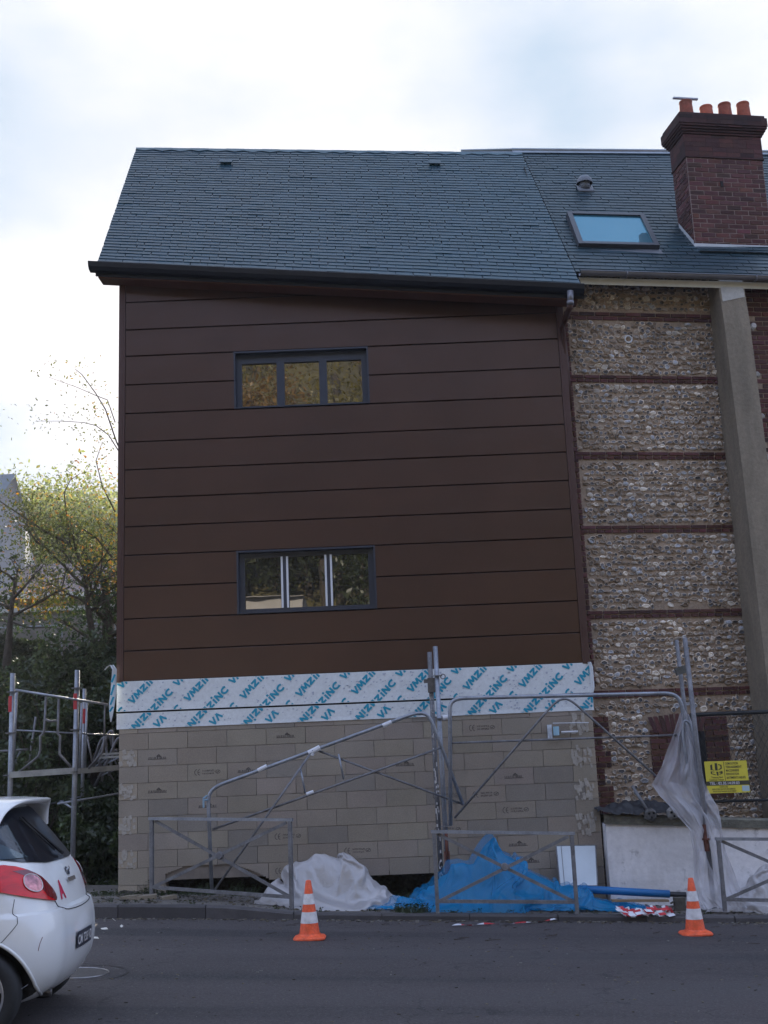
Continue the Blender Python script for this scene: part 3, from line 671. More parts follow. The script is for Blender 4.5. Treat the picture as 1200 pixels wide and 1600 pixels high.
def build_newroof():
    b = slates(newroof, 6.3, 5.2, seed=2)
    base = MB(); P = [[newroof(s / 10, t / 10) - Vector((0, 0, .004)) for s in range(11)] for t in range(11)]; base.grid(P)
    roof = obj('roof', b, M_slate, house); obj('roof_deck', base, M_gap, roof)
    # rear slope
    rl2, rr2 = Vector((XL - .2, 22.3, 7.6)), Vector((XR + .1, 22.3, 7.6)); b = MB(); b.quad(RL, RRt, rr2, rl2); b.quad(RL + Vector((0, 0, -.1)), RRt + Vector((0, 0, -.1)), rr2 + Vector((0, 0, -.1)), rl2 + Vector((0, 0, -.1)))
    obj('rear_slope', b, M_slate2, roof)
    # ridge slates with pointed tails
    d = (RRt - RL); n = 22; b = MB(); up = (newroof(.5, 0) - newroof(.5, 1)).normalized(); nn = d.normalized().cross(up); nn = nn if nn.z > 0 else -nn
    rnd = random.Random(1)
    for k in range(n):
        s, e = k / n, (k + 1) / n; A = RL + d * s; B = RL + d * e; o = nn * (.018 + .003 * (k % 2)); h = .10 + rnd.uniform(-.01, .01)
        w2 = .245 * .5
        m_ = (A + B) / 2
        b.add([A + o + nn * .0, B + o, B + up * h * .8 + o, m_ + up * (h + .045) + o, A + up * h * .8 + o, A + Vector((0, .1, -.07)), B + Vector((0, .1, -.07))], [(0, 1, 2, 3, 4), (1, 0, 5, 6)], (1.7, 1.6, 1.5))
    obj('ridge_slates', b, M_slate, roof)
    for (px, py) in ((353, 256), (679, 258)):
        s, t = solve(newroof, px, py); c = newroof(s, t); u = (newroof(s + .01, t) - c).normalized(); v = (newroof(s, t + .01) - c).normalized(); n_ = u.cross(v); n_ = n_ if n_.z > 0 else -n_
        b = MB(); b.obox(c + n_ * .025, u * .085, v * .05, n_ * .02, (.95, 1, 1)); b.obox(c + n_ * .05 - v * .0, u * .105, v * .06, n_ * .006, (.95, .95, .95)); obj('roof_vent', b, M_slate, roof)
    # gutter, fascia, soffit
    u = (ER - EL).normalized(); f = Vector((u.y, -u.x, 0)).normalized(); Z = Vector((0, 0, 1))
    A = EL - u * .09; B = ER + u * .02
    def ext(prof, a, e, mb):
        n_ = len(prof); va = [a + f * p[0] + Z * p[1] for p in prof]; ve = [e + f * p[0] + Z * p[1] for p in prof]
        mb.add(va + ve, [(i, (i + 1) % n_, (i + 1) % n_ + n_, i + n_) for i in range(n_)] + [tuple(range(n_)), tuple(range(2 * n_ - 1, n_ - 1, -1))])
    b = MB(); ext([(-.02, .0), (.10, .0), (.115, -.01), (.10, -.06), (.06, -.10), (-.02, -.11)], A, B, b); b.tube([A + f * .105, B + f * .105], .012, 6)
    obj('gutter', b, M_fascia, house)
    b = MB(); ext([(-.045, -.012), (-.022, -.012), (-.022, -.150), (-.045, -.150)], A + u * .07, B, b); obj('fascia', b, M_fascia, house)
    b = MB(); ext([(-.048, -.140), (-.048, -.165), (-.30, -.165), (-.30, -.140)], A + u * .10, B - u * .08, b); obj('soffit', b, M_soff, house)
    # verge boards
    for s in (0, 1):
        b = MB(); p0, p1 = newroof(s, 0), newroof(s, 1); b.add([p0 - Z * .01, p1 - Z * .01, p1 - Z * .16, p0 - Z * .16], [(0, 1, 2, 3)]); b.add([p0 - Z * .01 + u * .02, p1 - Z * .01 + u * .02, p1 - Z * .16 + u * .02, p0 - Z * .16 + u * .02], [(0, 1, 2, 3)])
        obj('verge_board', b, M_fascia, house)
    # outlet and rain pipe at the right end
    b = MB(); p = at(891, 455, 14.80); q = at(891, 473, 14.80); b.tube([p, q], .045, 10); b.tube([q + Z * .02, q - Z * .03], .052, 10); dpipe = obj('outlet', b, M_zinc, house, smooth=True)
    b = MB(); b.tube([q - Z * .02, at(890, 481, 14.84), at(882, 502, 15.15), at(878, 512, 15.32), at(884, 560, 15.38) , at(890, 640, 15.38)], .04, 10); obj('rain_pipe', b, M_cladd, house, smooth=True)
def solve(fn, px, py, it=14):
    s, t = .5, .5
    def pj(P):
        q = CR.transposed() @ (P - CAM); return (600 + FPX * q.x / -q.z, 800 - FPX * q.y / -q.z)
    for _ in range(it):
        x, y = pj(fn(s, t)); xs, ys = pj(fn(s + .001, t)); xt, yt = pj(fn(s, t + .001))
        a, b_, c, d = (xs - x) / .001, (xt - x) / .001, (ys - y) / .001, (yt - y) / .001; det = a * d - b_ * c
        ex, ey = px - x, py - y; s += (ex * d - b_ * ey) / det; t += (a * ey - c * ex) / det
    return s, t
build_newroof()
# ================================================================== OLD FLINT HOUSE
TT = .17; DU = Vector((1, TT, 0)).normalized(); DN = Vector((TT, -1, 0)).normalized(); W0 = Vector((2.50, 15.6, 0)); UZ = Vector((0, 0, 1))
def ow(u, z, off=0): return W0 + DU * u + DN * off + UZ * z
def px2uz(px, py, off=0):
    r = ray(px, py); s = ((W0 + DN * off - CAM).dot(DN)) / r.dot(DN); P = CAM + r * s; return (P - W0).dot(DU), P.z
old = thing('flint_house', 'old flint and brick house with slate roof, right of the brown clad house', 'house', (W0.x, W0.y, 0))
BANDS = [6.69, 5.59, 4.565, 3.415, 2.375]; BH = .068
def obrick(b, u0, u1, z0, z1, off, col, frame=None):
    """bricks on the wall plane"""
    fr = frame or (lambda u, z, o: ow(u, z, o))
    P = [fr(u0, z0, 0), fr(u1, z0, 0), fr(u1, z1, 0), fr(u0, z1, 0), fr(u0, z0, off), fr(u1, z0, off), fr(u1, z1, off), fr(u0, z1, off)]
    b.add(P, [(4, 5, 6, 7), (0, 1, 5, 4), (1, 2, 6, 5), (2, 3, 7, 6), (3, 0, 4, 7)], col)
def bcol(rnd, dark=0):
    k = rnd.uniform(.65, 1.2); 
    if rnd.random() < .2: k *= .6
    return (k * rnd.uniform(.9, 1.15), k * rnd.uniform(.85, 1.1), k * rnd.uniform(.85, 1.25))
def brickfield(b, u0, u1, z0, z1, rnd, off=.012, h=.072, l=.225, inside=None, frame=None, header=False):
    r = 0; z = z0
    while z < z1 - .01:
        ze = min(z + h, z1); ll = l if not header or r % 2 else .112; u = u0 - (l / 2 if r % 2 else 0)
        while u < u1 - .005:
            a, e = max(u, u0), min(u + ll, u1)
            if e - a > .02 and (inside is None or inside((a + e) / 2, (z + ze) / 2)):
                o = off + rnd.uniform(-.004, .004); obrick(b, a + .009, e - .009, z + .008, ze - .008, o, bcol(rnd), frame)
            u += ll
        z = ze; r += 1
def build_flint():
    rnd = random.Random(21)
    b = MB(); b.add([ow(-.3, -.5), ow(2.5, -.5), ow(2.5, 8.35), ow(-.3, 8.35)], [(0, 1, 2, 3)])
    b.add([ow(2.4, -.5, .002), ow(9, -.5, .002), ow(9, 8.35, .002), ow(2.4, 8.35, .002)], [(0, 1, 2, 3)])
    # rear and far side of the house
    e = ow(9, 0); k = Vector((e.x - TT * 7, e.y + 7, 0)); g = Vector((W0.x - TT * 7, W0.y + 7, 0))
    b.add([e + UZ * -.5, k + UZ * -.5, k + UZ * 8.3, (e + k) / 2 + UZ * 11.6, e + UZ * 8.3], [(0, 1, 2, 3, 4)])
    b.add([k + UZ * -.5, g + UZ * -.5, g + UZ * 8.3, k + UZ * 8.3], [(0, 1, 2, 3)])
    wall = obj('flint_wall', b, mat('lime_mortar', (.30, .23, .17), .95, nz=(2, .22), nz2=(25, .25), bump=(30, .8, .012)), old)
    # brick zones
    ar0 = px2uz(1004, 1118); ar1 = px2uz(1122, 1180)
    def inbrick(u, z):
        for bz in BANDS:
            if abs(z - bz) < BH - .01: return True
        if z > 7.55 and z < 7.68: return True
        if z < 2.1:
            if u < .20 + .10 * (int((z + 5) / .22) % 2): return True
            if .82 < u < 1.95 and 1.1 < z < 2.12: return True
        elif u < .16 + .05 * (int((z + 5) / .22) % 2): return True
        return False
    b = MB(); rs = .073; z = -.1; row = 0
    while z < 8.3:
        u = .0 + rnd.uniform(0, .05)
        while u < 2.42:
            wd = rnd.uniform(.05, .115); h = rs * rnd.uniform(.62, 1.12); uc = u + wd / 2; zc = z + rs / 2 + rnd.uniform(-.02, .02)
            if not inbrick(uc, zc) and not inbrick(uc, zc + .03) and not inbrick(uc, zc - .03):
                n = rnd.randint(5, 8); outs = []; ph = rnd.random() * 6
                tone = rnd.random()
                # patches of browner and paler stones
                pt = noise.noise((uc * .9, zc * .8, 2)); 
                if tone < .10 + .1 * max(0, pt): c1 = (.48, .43, .37); c2 = (.38, .34, .29)
                elif tone < .50: c1 = (.37, .31, .25); k_ = rnd.uniform(.6, 1.1); c2 = (.105 * k_, .105 * k_, .115 * k_)
                elif tone < .78: c1 = (.31, .25, .195); k_ = rnd.uniform(.7, 1.5); c2 = (.19 * k_, .165 * k_, .14 * k_)
                elif tone < .92: c1 = (.20, .17, .14); k_ = rnd.uniform(.7, 1.2); c2 = (.185 * k_, .13 * k_, .085 * k_)
                else: c1 = (.35, .33, .31); c2 = (.23, .24, .27)
                kk = rnd.uniform(1.0, 1.75) * (1 + .3 * pt); c1 = tuple(x * kk for x in c1); c2 = tuple(x * kk for x in c2)
                rad = [rnd.uniform(.68, 1.18) for _ in range(n)]; tilt = rnd.uniform(-.012, .012); ti2 = rnd.uniform(-.012, .012); pr = rnd.uniform(.012, .032)
                P = []
                knap = rnd.random() < .62
                for (sc, off) in ((1.0, -.004), (.90, pr * .7), (.66 if knap else .6, pr), (.50, pr * .6 if knap else pr * 1.15)):
                    for k in range(n):
                        a = ph + 2 * math.pi * k / n; cu, cz = math.cos(a) * rad[k] * sc, math.sin(a) * rad[k] * sc
                        P.append(ow(uc + cu * wd * .56, zc + cz * h * .56, off + (cu * tilt + cz * ti2 if off > 0 else 0)))
                P.append(ow(uc, zc, pr * (.55 if knap else 1.2)))
                F = []; C = []; o = len(b.v)
                for q in range(3):
                    for k in range(n):
                        F.append((q * n + k, q * n + (k + 1) % n, (q + 1) * n + (k + 1) % n, (q + 1) * n + k)); C.append(c1 if q < 2 else c2)
                for k in range(n): F.append((3 * n + k, 3 * n + (k + 1) % n, 4 * n)); C.append(c2)
                b.v += [tuple(p) for p in P]; b.f += [tuple(i + o for i in f) for f in F]; b.c += C
            u += wd * .93 + rnd.uniform(.0, .008)
        z += rs; row += 1
    # flints right of the buttress (ragged edge)
    obj('flint_stones', b, M_flint, wall, smooth=False)
    for i, bz in enumerate(BANDS):
        b = MB(); brickfield(b, 0, 2.42, bz - BH + .012, bz + BH - .012, rnd, off=.022, h=.057, header=True); obj('brick_band', b, M_brick, wall)
    b = MB(); brickfield(b, 0, 2.42, 7.55, 7.68, rnd, off=.02, h=.062); obj('brick_band', b, M_brick, wall)
    b = MB()
    for k in range(10): z0 = -.1 + .22 * k; brickfield(b, 0, .20 + .10 * (int((z0 + .05 + 5) / .22) % 2), z0, min(z0 + .22, 2.28), rnd, off=.024)
    obj('brick_quoin', b, M_brick, wall); b = MB(); brickfield(b, 0, .17, 2.47, 7.5, rnd, off=.02)
    obj('brick_quoin', b, M_brick, wall)
    # bricked-up opening with a flat arch
    b = MB()
    def jamb(u, z): return z < 1.86 and not (1.05 < u < 1.62 and z < 1.78)
    brickfield(b, .84, 1.22, 1.14, 1.90, rnd, off=.024); brickfield(b, 1.60, 1.93, 1.0, 2.05, rnd, off=.024)
    u = .86
    while u < 1.60:
        a = (u - 1.23) * .35; b.add([ow(u + .004 - a * .3, 1.86, .03), ow(u + .060 - a * .3, 1.86, .03), ow(u + .062 + a * .3, 2.10 - abs(a) * .3, .03), ow(u + .004 + a * .3, 2.10 - abs(a) * .3, .03)], [(0, 1, 2, 3)], bcol(rnd)); u += .068
    obj('brick_arch', b, M_brick, wall)
    b = MB(); b.add([ow(1.22, 1.14, .01), ow(1.60, 1.14, .01), ow(1.60, 1.86, .01), ow(1.22, 1.86, .01)], [(0, 1, 2, 3)]); obj('blocked_window', b, M_gap, wall)
    # brick front right of the buttress
    b = MB(); holes = [(2.86, 7.2), (2.86, 6.75)]
    def ins(u, z): return not (u < 2.93 + .0 and (int(z / .31) % 3 == 0)) 
    brickfield(b, 2.4, 5.6, 1.9, 8.2, rnd, off=.014, inside=ins); obj('brick_front', b, M_brick, wall)
    b = MB()
    for q in range(9):
        zz = 7.45 - q * .62; 
        for j in range(3): 
            cpt = ow(2.80 + .05 * j, zz + rnd.uniform(-.06, .06), .01); b.lathe(cpt, [(.0, .02), (.03, .018), (.05, 0)], 7, (.30, .285, .26), axis=DN)
    obj('flint_toothing', b, M_flint, wall)
    b = MB(); c = ow(1.02, 7.27, .03); b.tube([c + (DU * math.cos(a) + UZ * math.sin(a)) * .05 for a in [2 * math.pi * k / 14 for k in range(14)]], .012, 6, closed=True); obj('tie_ring', b, M_tape, wall)
    b = MB(); b.lathe(ow(2.93, 7.52, .0), [(0, .03), (.035, .03), (.05, .0)], 12, axis=DN); obj('wall_tie', b, M_retro, wall)
build_flint()
def build_oldrest():
    rnd = random.Random(9)
    # buttress
    b = MB(); u0, u1 = 2.29, 2.67
    prof = [(-.5, .56), (2.5, .53), (5.0, .48), (7.4, .40), (8.12, .34)]
    P = []
    for z, o in prof: P.append([ow(u0, z, 0), ow(u0, z, o), ow(u1 - .0, z, o), ow(u1, z, 0)])
    b.grid(P); z, o = prof[-1]; b.add([ow(u0, z, 0), ow(u0, z, o), ow(u1, z, o), ow(u1, z, 0)], [(0, 1, 2, 3)])
    bt = obj('buttress', b, M_concrete, old)
    b = MB(); b.add([ow(u0 + .02, 7.72, .381), ow(u1 - .02, 7.80, .374), ow(u1 - .02, 8.11, .345), ow(u0 + .02, 8.11, .345)], [(0, 1, 2, 3)])
    obj('cement_patch', b, mat('pale_cement', (.40, .39, .36), .9, nz=(9, .2)), bt)
    # roof
    global oldroof
    e0, e1 = ow(.06, 8.10, .36), ow(9.2, 8.09, .36); r0 = at(800, 238, 18.68); r1 = at(1050, 240, 18.92); r1 = r0 + (r1 - r0) * (9.4 / (r1 - r0).length)
    def oldroof(s, t): return bil(e0, e1, r1, r0, s, t)
    b = slates(oldroof, 9.3, 4.95, w_=.22, e_=.115, seed=6, colr=(.82, 1.12)); base = MB(); base.grid([[oldroof(s / 10, t / 10) - UZ * .004 for s in range(11)] for t in range(11)])
    rf = obj('roof', b, M_slate2, old); obj('roof_deck', base, M_gap, rf)
    b = MB(); b.quad(r0, r1, r1 + Vector((-.5, 3.9, -3.6)), r0 + Vector((-.5, 3.9, -3.6))); obj('rear_slope', b, M_slate2, rf)
    b = MB(); v = (oldroof(.5, 0) - oldroof(.5, 1)).normalized(); 
    b.add([r0 + UZ * .05, r1 + UZ * .05, r1 + v * .12 + UZ * .05, r0 + v * .12 + UZ * .05, r0 - UZ * .02 + Vector((0, .15, 0)), r1 - UZ * .02 + Vector((0, .15, 0))], [(0, 1, 2, 3), (0, 1, 5, 4)]); b.tube([r0 + UZ * .05, r1 + UZ * .05], .03, 8); rl = at(720, 234, 18.62); b.add([rl - UZ * .02, r0 + UZ * .03, r0 + v * .10 + UZ * .03, rl + v * .10 - UZ * .02], [(0, 1, 2, 3)]); b.tube([rl - UZ * .02, r0 + UZ * .05], .025, 8)
    obj('ridge_cap', b, M_ridge, rf)
    def patch(px, py, dz=0):
        s, t = solve(oldroof, px, py); c = oldroof(s, t); return c
    u = (oldroof(.41, .3) - oldroof(.4, .3)).normalized(); vv = (oldroof(.4, .31) - oldroof(.4, .3)).normalized(); nn = u.cross(vv); nn = nn if nn.z > 0 else -nn
    # skylight
    q = [patch(906, 391), patch(1026, 388), patch(1003, 343), patch(884, 343)]
    c = sum(q, Vector()) / 4; hw = ((q[1] - q[0]).length + (q[2] - q[3]).length) / 4; hh = ((q[3] - q[0]).length + (q[2] - q[1]).length) / 4
    sk = MB(); o_ = nn * .05; fwd = .075
    for sg in (-1, 1):
        sk.obox(c + o_ + u * (hw - fwd / 2) * sg, u * fwd / 2, vv * hh, nn * .05); sk.obox(c + o_ + vv * (hh - fwd / 2) * sg, u * (hw - fwd), vv * fwd / 2, nn * .052)
    s_ = obj('skylight', sk, mat('skylight_frame', (.035, .038, .05), .4), rf)
    g = MB(); a_, d_ = hw - fwd, hh - fwd; g.quad(*[c + nn * .075 + u * a_ * x + vv * d_ * y for x, y in ((-1, -1), (1, -1), (1, 1), (-1, 1))]); obj('pane', g, M_sky_glass, s_)
    g = MB(); g.quad(*[c + nn * .03 + u * (hw + .03) * x + vv * y for x, y in ((-1, -hh - .14), (1, -hh - .14), (1, -hh), (-1, -hh))]); obj('apron', g, mat('lead_apron', (.14, .15, .17), .5, metal=.3), s_)
    # mushroom vent
    c = patch(914, 296); b = MB(); b.tube([c, c + UZ * .14], .085, 14); b.lathe(c + UZ * .10, [(.13, 0), (.13, .02), (.12, .07), (.08, .115), (0, .13)], 18); b.obox(c + nn * .02, u * .13, vv * .13, nn * .012)
    obj('roof_vent', b, mat('vent_grey', (.13, .145, .17), .5), rf, smooth=True)
    # gutter, fascia and soffit boards
    b = MB(); a, e = ow(.24, 8.075, .44), ow(9.2, 8.07, .44)
    for mb_, r_ in ((b, .055),):
        P = []
        for k in range(9):
            q_ = math.pi * k / 8; P.append([p + DN * math.cos(q_) * r_ - UZ * math.sin(q_) * r_ for p in (a, e)])
        b.grid(P); b.tube([a + DN * r_, e + DN * r_], .008, 6)
    for k in range(5):
        p = ow(.9 + k * 1.9, 8.07, .44); b.tube([p - UZ * .001 + DN * .0 + (DN * math.cos(math.pi * q_ / 8) - UZ * math.sin(math.pi * q_ / 8)) * .06 for q_ in range(9)], .012, 6)
    obj('gutter', b, M_zinc, old, smooth=True)
    b = MB(); b.add([ow(-.1, 8.03, .36), ow(9.2, 8.03, .36), ow(9.2, 7.93, .36), ow(-.1, 7.93, .36)], [(0, 1, 2, 3)]); obj('fascia', b, M_cream, old)
    b = MB(); b.add([ow(-.1, 7.932, .36), ow(9.2, 7.932, .36), ow(9.2, 8.10, .01), ow(-.1, 8.10, .01)], [(0, 1, 2, 3)]); obj('soffit', b, mat('grey_soffit', (.17, .155, .14), .8, nz=(3, .15)), old)
    # chimney
    ca = patch(1088, 386); off = (ca - W0).dot(DN) - .03; cu0 = (ca - W0).dot(DU); cz0 = ca.z
    cu1 = cu0 + 1.22; dep = .50
    def zat(px, py): return at_plane(px, py, off).z
    ch = MB(); ztop = zat(1078, 205); zc = zat(1078, 246)
    ch.add([ow(cu0, cz0 - .4, off), ow(cu1, cz0 - .4, off), ow(cu1, ztop, off), ow(cu0, ztop, off), ow(cu0, cz0 - .4, off - dep), ow(cu1, cz0 - .4, off - dep), ow(cu1, ztop, off - dep), ow(cu0, ztop, off - dep)],
           [(0, 1, 2, 3), (0, 3, 7, 4), (1, 5, 6, 2), (4, 5, 6, 7), (3, 2, 6, 7)])
    chim = obj('chimney', ch, mat('chimney_mortar', (.26, .20, .185), .95, nz=(4, .35)), old)
    b = MB(); H = ztop - cz0
    brickfield(b, cu0, cu1, cz0 - .05, zc, rnd, off=.008, h=.075, frame=lambda a, z, o: ow(a, z, off + o), header=False)
    brickfield(b, 0, dep, cz0 - .05, zc, rnd, off=.008, h=.075, frame=lambda a, z, o: ow(cu0 - o, z, off - dep + a))
    brickfield(b, 0, dep, cz0 - .05, zc, rnd, off=.008, h=.075, frame=lambda a, z, o: ow(cu1 + o, z, off - a))
    obj('brickwork', b, M_brick, chim)
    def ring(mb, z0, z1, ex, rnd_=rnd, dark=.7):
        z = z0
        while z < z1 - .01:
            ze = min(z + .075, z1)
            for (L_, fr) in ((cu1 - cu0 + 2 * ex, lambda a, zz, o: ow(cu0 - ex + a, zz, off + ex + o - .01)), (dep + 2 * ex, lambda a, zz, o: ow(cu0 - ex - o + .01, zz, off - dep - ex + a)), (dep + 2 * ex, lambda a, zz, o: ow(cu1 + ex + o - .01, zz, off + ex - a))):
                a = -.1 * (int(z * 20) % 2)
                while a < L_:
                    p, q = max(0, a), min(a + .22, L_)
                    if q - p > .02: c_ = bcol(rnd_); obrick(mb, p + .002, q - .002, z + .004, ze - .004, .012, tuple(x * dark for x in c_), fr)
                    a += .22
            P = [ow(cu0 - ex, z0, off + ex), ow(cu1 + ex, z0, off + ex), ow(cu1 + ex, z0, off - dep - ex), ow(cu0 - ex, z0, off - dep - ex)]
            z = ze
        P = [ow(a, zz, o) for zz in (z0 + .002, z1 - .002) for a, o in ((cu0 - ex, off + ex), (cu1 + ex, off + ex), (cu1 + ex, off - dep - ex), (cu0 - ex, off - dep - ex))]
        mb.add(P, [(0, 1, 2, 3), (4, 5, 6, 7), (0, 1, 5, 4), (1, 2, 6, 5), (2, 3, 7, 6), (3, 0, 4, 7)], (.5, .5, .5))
    b = MB(); z = zc
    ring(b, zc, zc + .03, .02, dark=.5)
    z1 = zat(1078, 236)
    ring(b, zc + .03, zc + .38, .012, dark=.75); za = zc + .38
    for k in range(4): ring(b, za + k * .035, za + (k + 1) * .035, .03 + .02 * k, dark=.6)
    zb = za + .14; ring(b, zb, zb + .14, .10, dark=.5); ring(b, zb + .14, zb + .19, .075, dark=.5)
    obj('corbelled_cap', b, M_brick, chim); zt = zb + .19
    # pots
    for i, px in enumerate((1072, 1103, 1132, 1161)):
        P = at_plane(px, 170, off - dep / 2); uu = (P - W0).dot(DU); c = ow(uu, zt - .03, off - dep / 2); b = MB(); hgt = (.36, .29, .35, .38)[i]; r = .098
        k = (.75, 1.25, .8, 1.05)[i]
        b.lathe(c, [(r * 1.15, 0), (r * 1.1, hgt * .5), (r * .98, hgt), (r * 1.03, hgt + .01), (r * 1.04, hgt + .03), (r * 1.0, hgt + .04), (r * .82, hgt + .04), (r * .82, hgt - .1)], 18, (k, k * .9, k * .85))
        obj('chimney_pot', b, M_terra, chim, smooth=False)
    b = MB(); b.obox(at_plane(1071, 156, off - dep / 2) + UZ * .02, DU * .20, DN * .02, UZ * .012); obj('pot_bar', b, M_galv, chim)
    # flashing
    b = MB(); fl = [ow(cu0 - .03, cz0 - .10, off + .03), ow(cu1 + .03, cz0 - .10, off + .03), ow(cu1 + .03, cz0 + .06, off + .03), ow(cu0 - .03, cz0 + .06, off + .03)]; b.add(fl, [(0, 1, 2, 3)])
    b.add([fl[0], fl[1], ow(cu1 + .03, cz0 - .14, off + .22), ow(cu0 - .03, cz0 - .14, off + .22)], [(0, 1, 2, 3)])
    b.add([ow(cu0 - .03, cz0 - .10, off + .03), ow(cu0 - .03, cz0 + .10, off + .03), ow(cu0 - .03, cz0 + .60, off - .42), ow(cu0 - .03, cz0 + .42, off - .42)], [(0, 1, 2, 3)])
    obj('flashing', b, mat('pale_flashing', (.44, .47, .50), .5, nz=(4, .15)), chim)
    b = MB(); b.obox(ow(cu0 + .52, zc - .42, off + .012), DU * .022, UZ * .045, DN * .004); obj('vent_hole', b, M_gap, chim)
def at_plane(px, py, off):
    r = ray(px, py); s = ((W0 + DN * off - CAM).dot(DN)) / r.dot(DN); return CAM + r * s
build_oldrest()

# ================================================================== LOW WALL, FENCE, SIGN
LWY = 15.15
def build_lowwall():
    x0, x1 = 2.57, 9.5
    lw = thing('low_wall', 'low white rendered wall with a mossy coping in front of the flint house', 'wall', (x0, LWY, -.3))
    def ztop(x): return .885 - .066 * (x - 2.54)
    b = MB(); P = []; n = 140
    for j in range(20):
        row = []
        for i in range(n + 1):
            x = x0 + (x1 - x0) * i / n; zb = road_z(x) - .1; z = zb + (ztop(x) - .11 - zb) * j / 19
            row.append((x, LWY + noise.noise((x * 3, z * 3, 5)) * .012 + noise.noise((x * 14, z * 14, 2)) * .004, z))
        P.append(row)
    b.grid(P); b.add([(x0, LWY + .01, -.6), (x0, LWY + .28, -.6), (x0, LWY + .28, ztop(x0) - .11), (x0, LWY + .01, ztop(x0) - .11)], [(0, 1, 2, 3)]); b.add([(x0, LWY + .28, -.6), (x1, LWY + .28, -.9), (x1, LWY + .28, ztop(x1) - .11), (x0, LWY + .28, ztop(x0) - .11)], [(0, 1, 2, 3)])
    # cracks of old paint and damp stains come from the mask colour
    o = obj('rendered_face', b, M_render, lw, smooth=True)
    b = MB(); P = []
    for i in range(n + 1):
        x = x0 - .02 + (x1 - x0) * i / n; z = ztop(x); q = noise.noise((x * 6, 0, 2)) * .008; P.append([(x, LWY - .035 + q, z - .112), (x, LWY - .04 + q, z - .02), (x, LWY - .02, z + q), (x, LWY + .3, z), (x, LWY + .3, z - .11)])
    b.grid(P); obj('coping', b, M_coping, lw, smooth=False)
def _render_extra(n, l, tc, cur, b):
    t = n.new('ShaderNodeTexNoise'); t.inputs['Scale'].default_value = 1.8; t.inputs['Detail'].default_value = 9; t.inputs['Roughness'].default_value = .75; l.new(tc.outputs['Object'], t.inputs[0])
    r = n.new('ShaderNodeValToRGB'); r.color_ramp.elements[0].position = .56; r.color_ramp.elements[1].position = .68; l.new(t.outputs[0], r.inputs[0])
    x = n.new('ShaderNodeMixRGB'); x.inputs[2].default_value = (.16, .15, .15, 1); l.new(r.outputs[0], x.inputs[0]); l.new(cur, x.inputs[1]); return x.outputs[0]
M_render = mat('stained_render', (.70, .68, .68), .9, nz=(1.2, .15), nz2=(12, .1), bump=(14, .6, .012), extra=_render_extra)
build_lowwall()
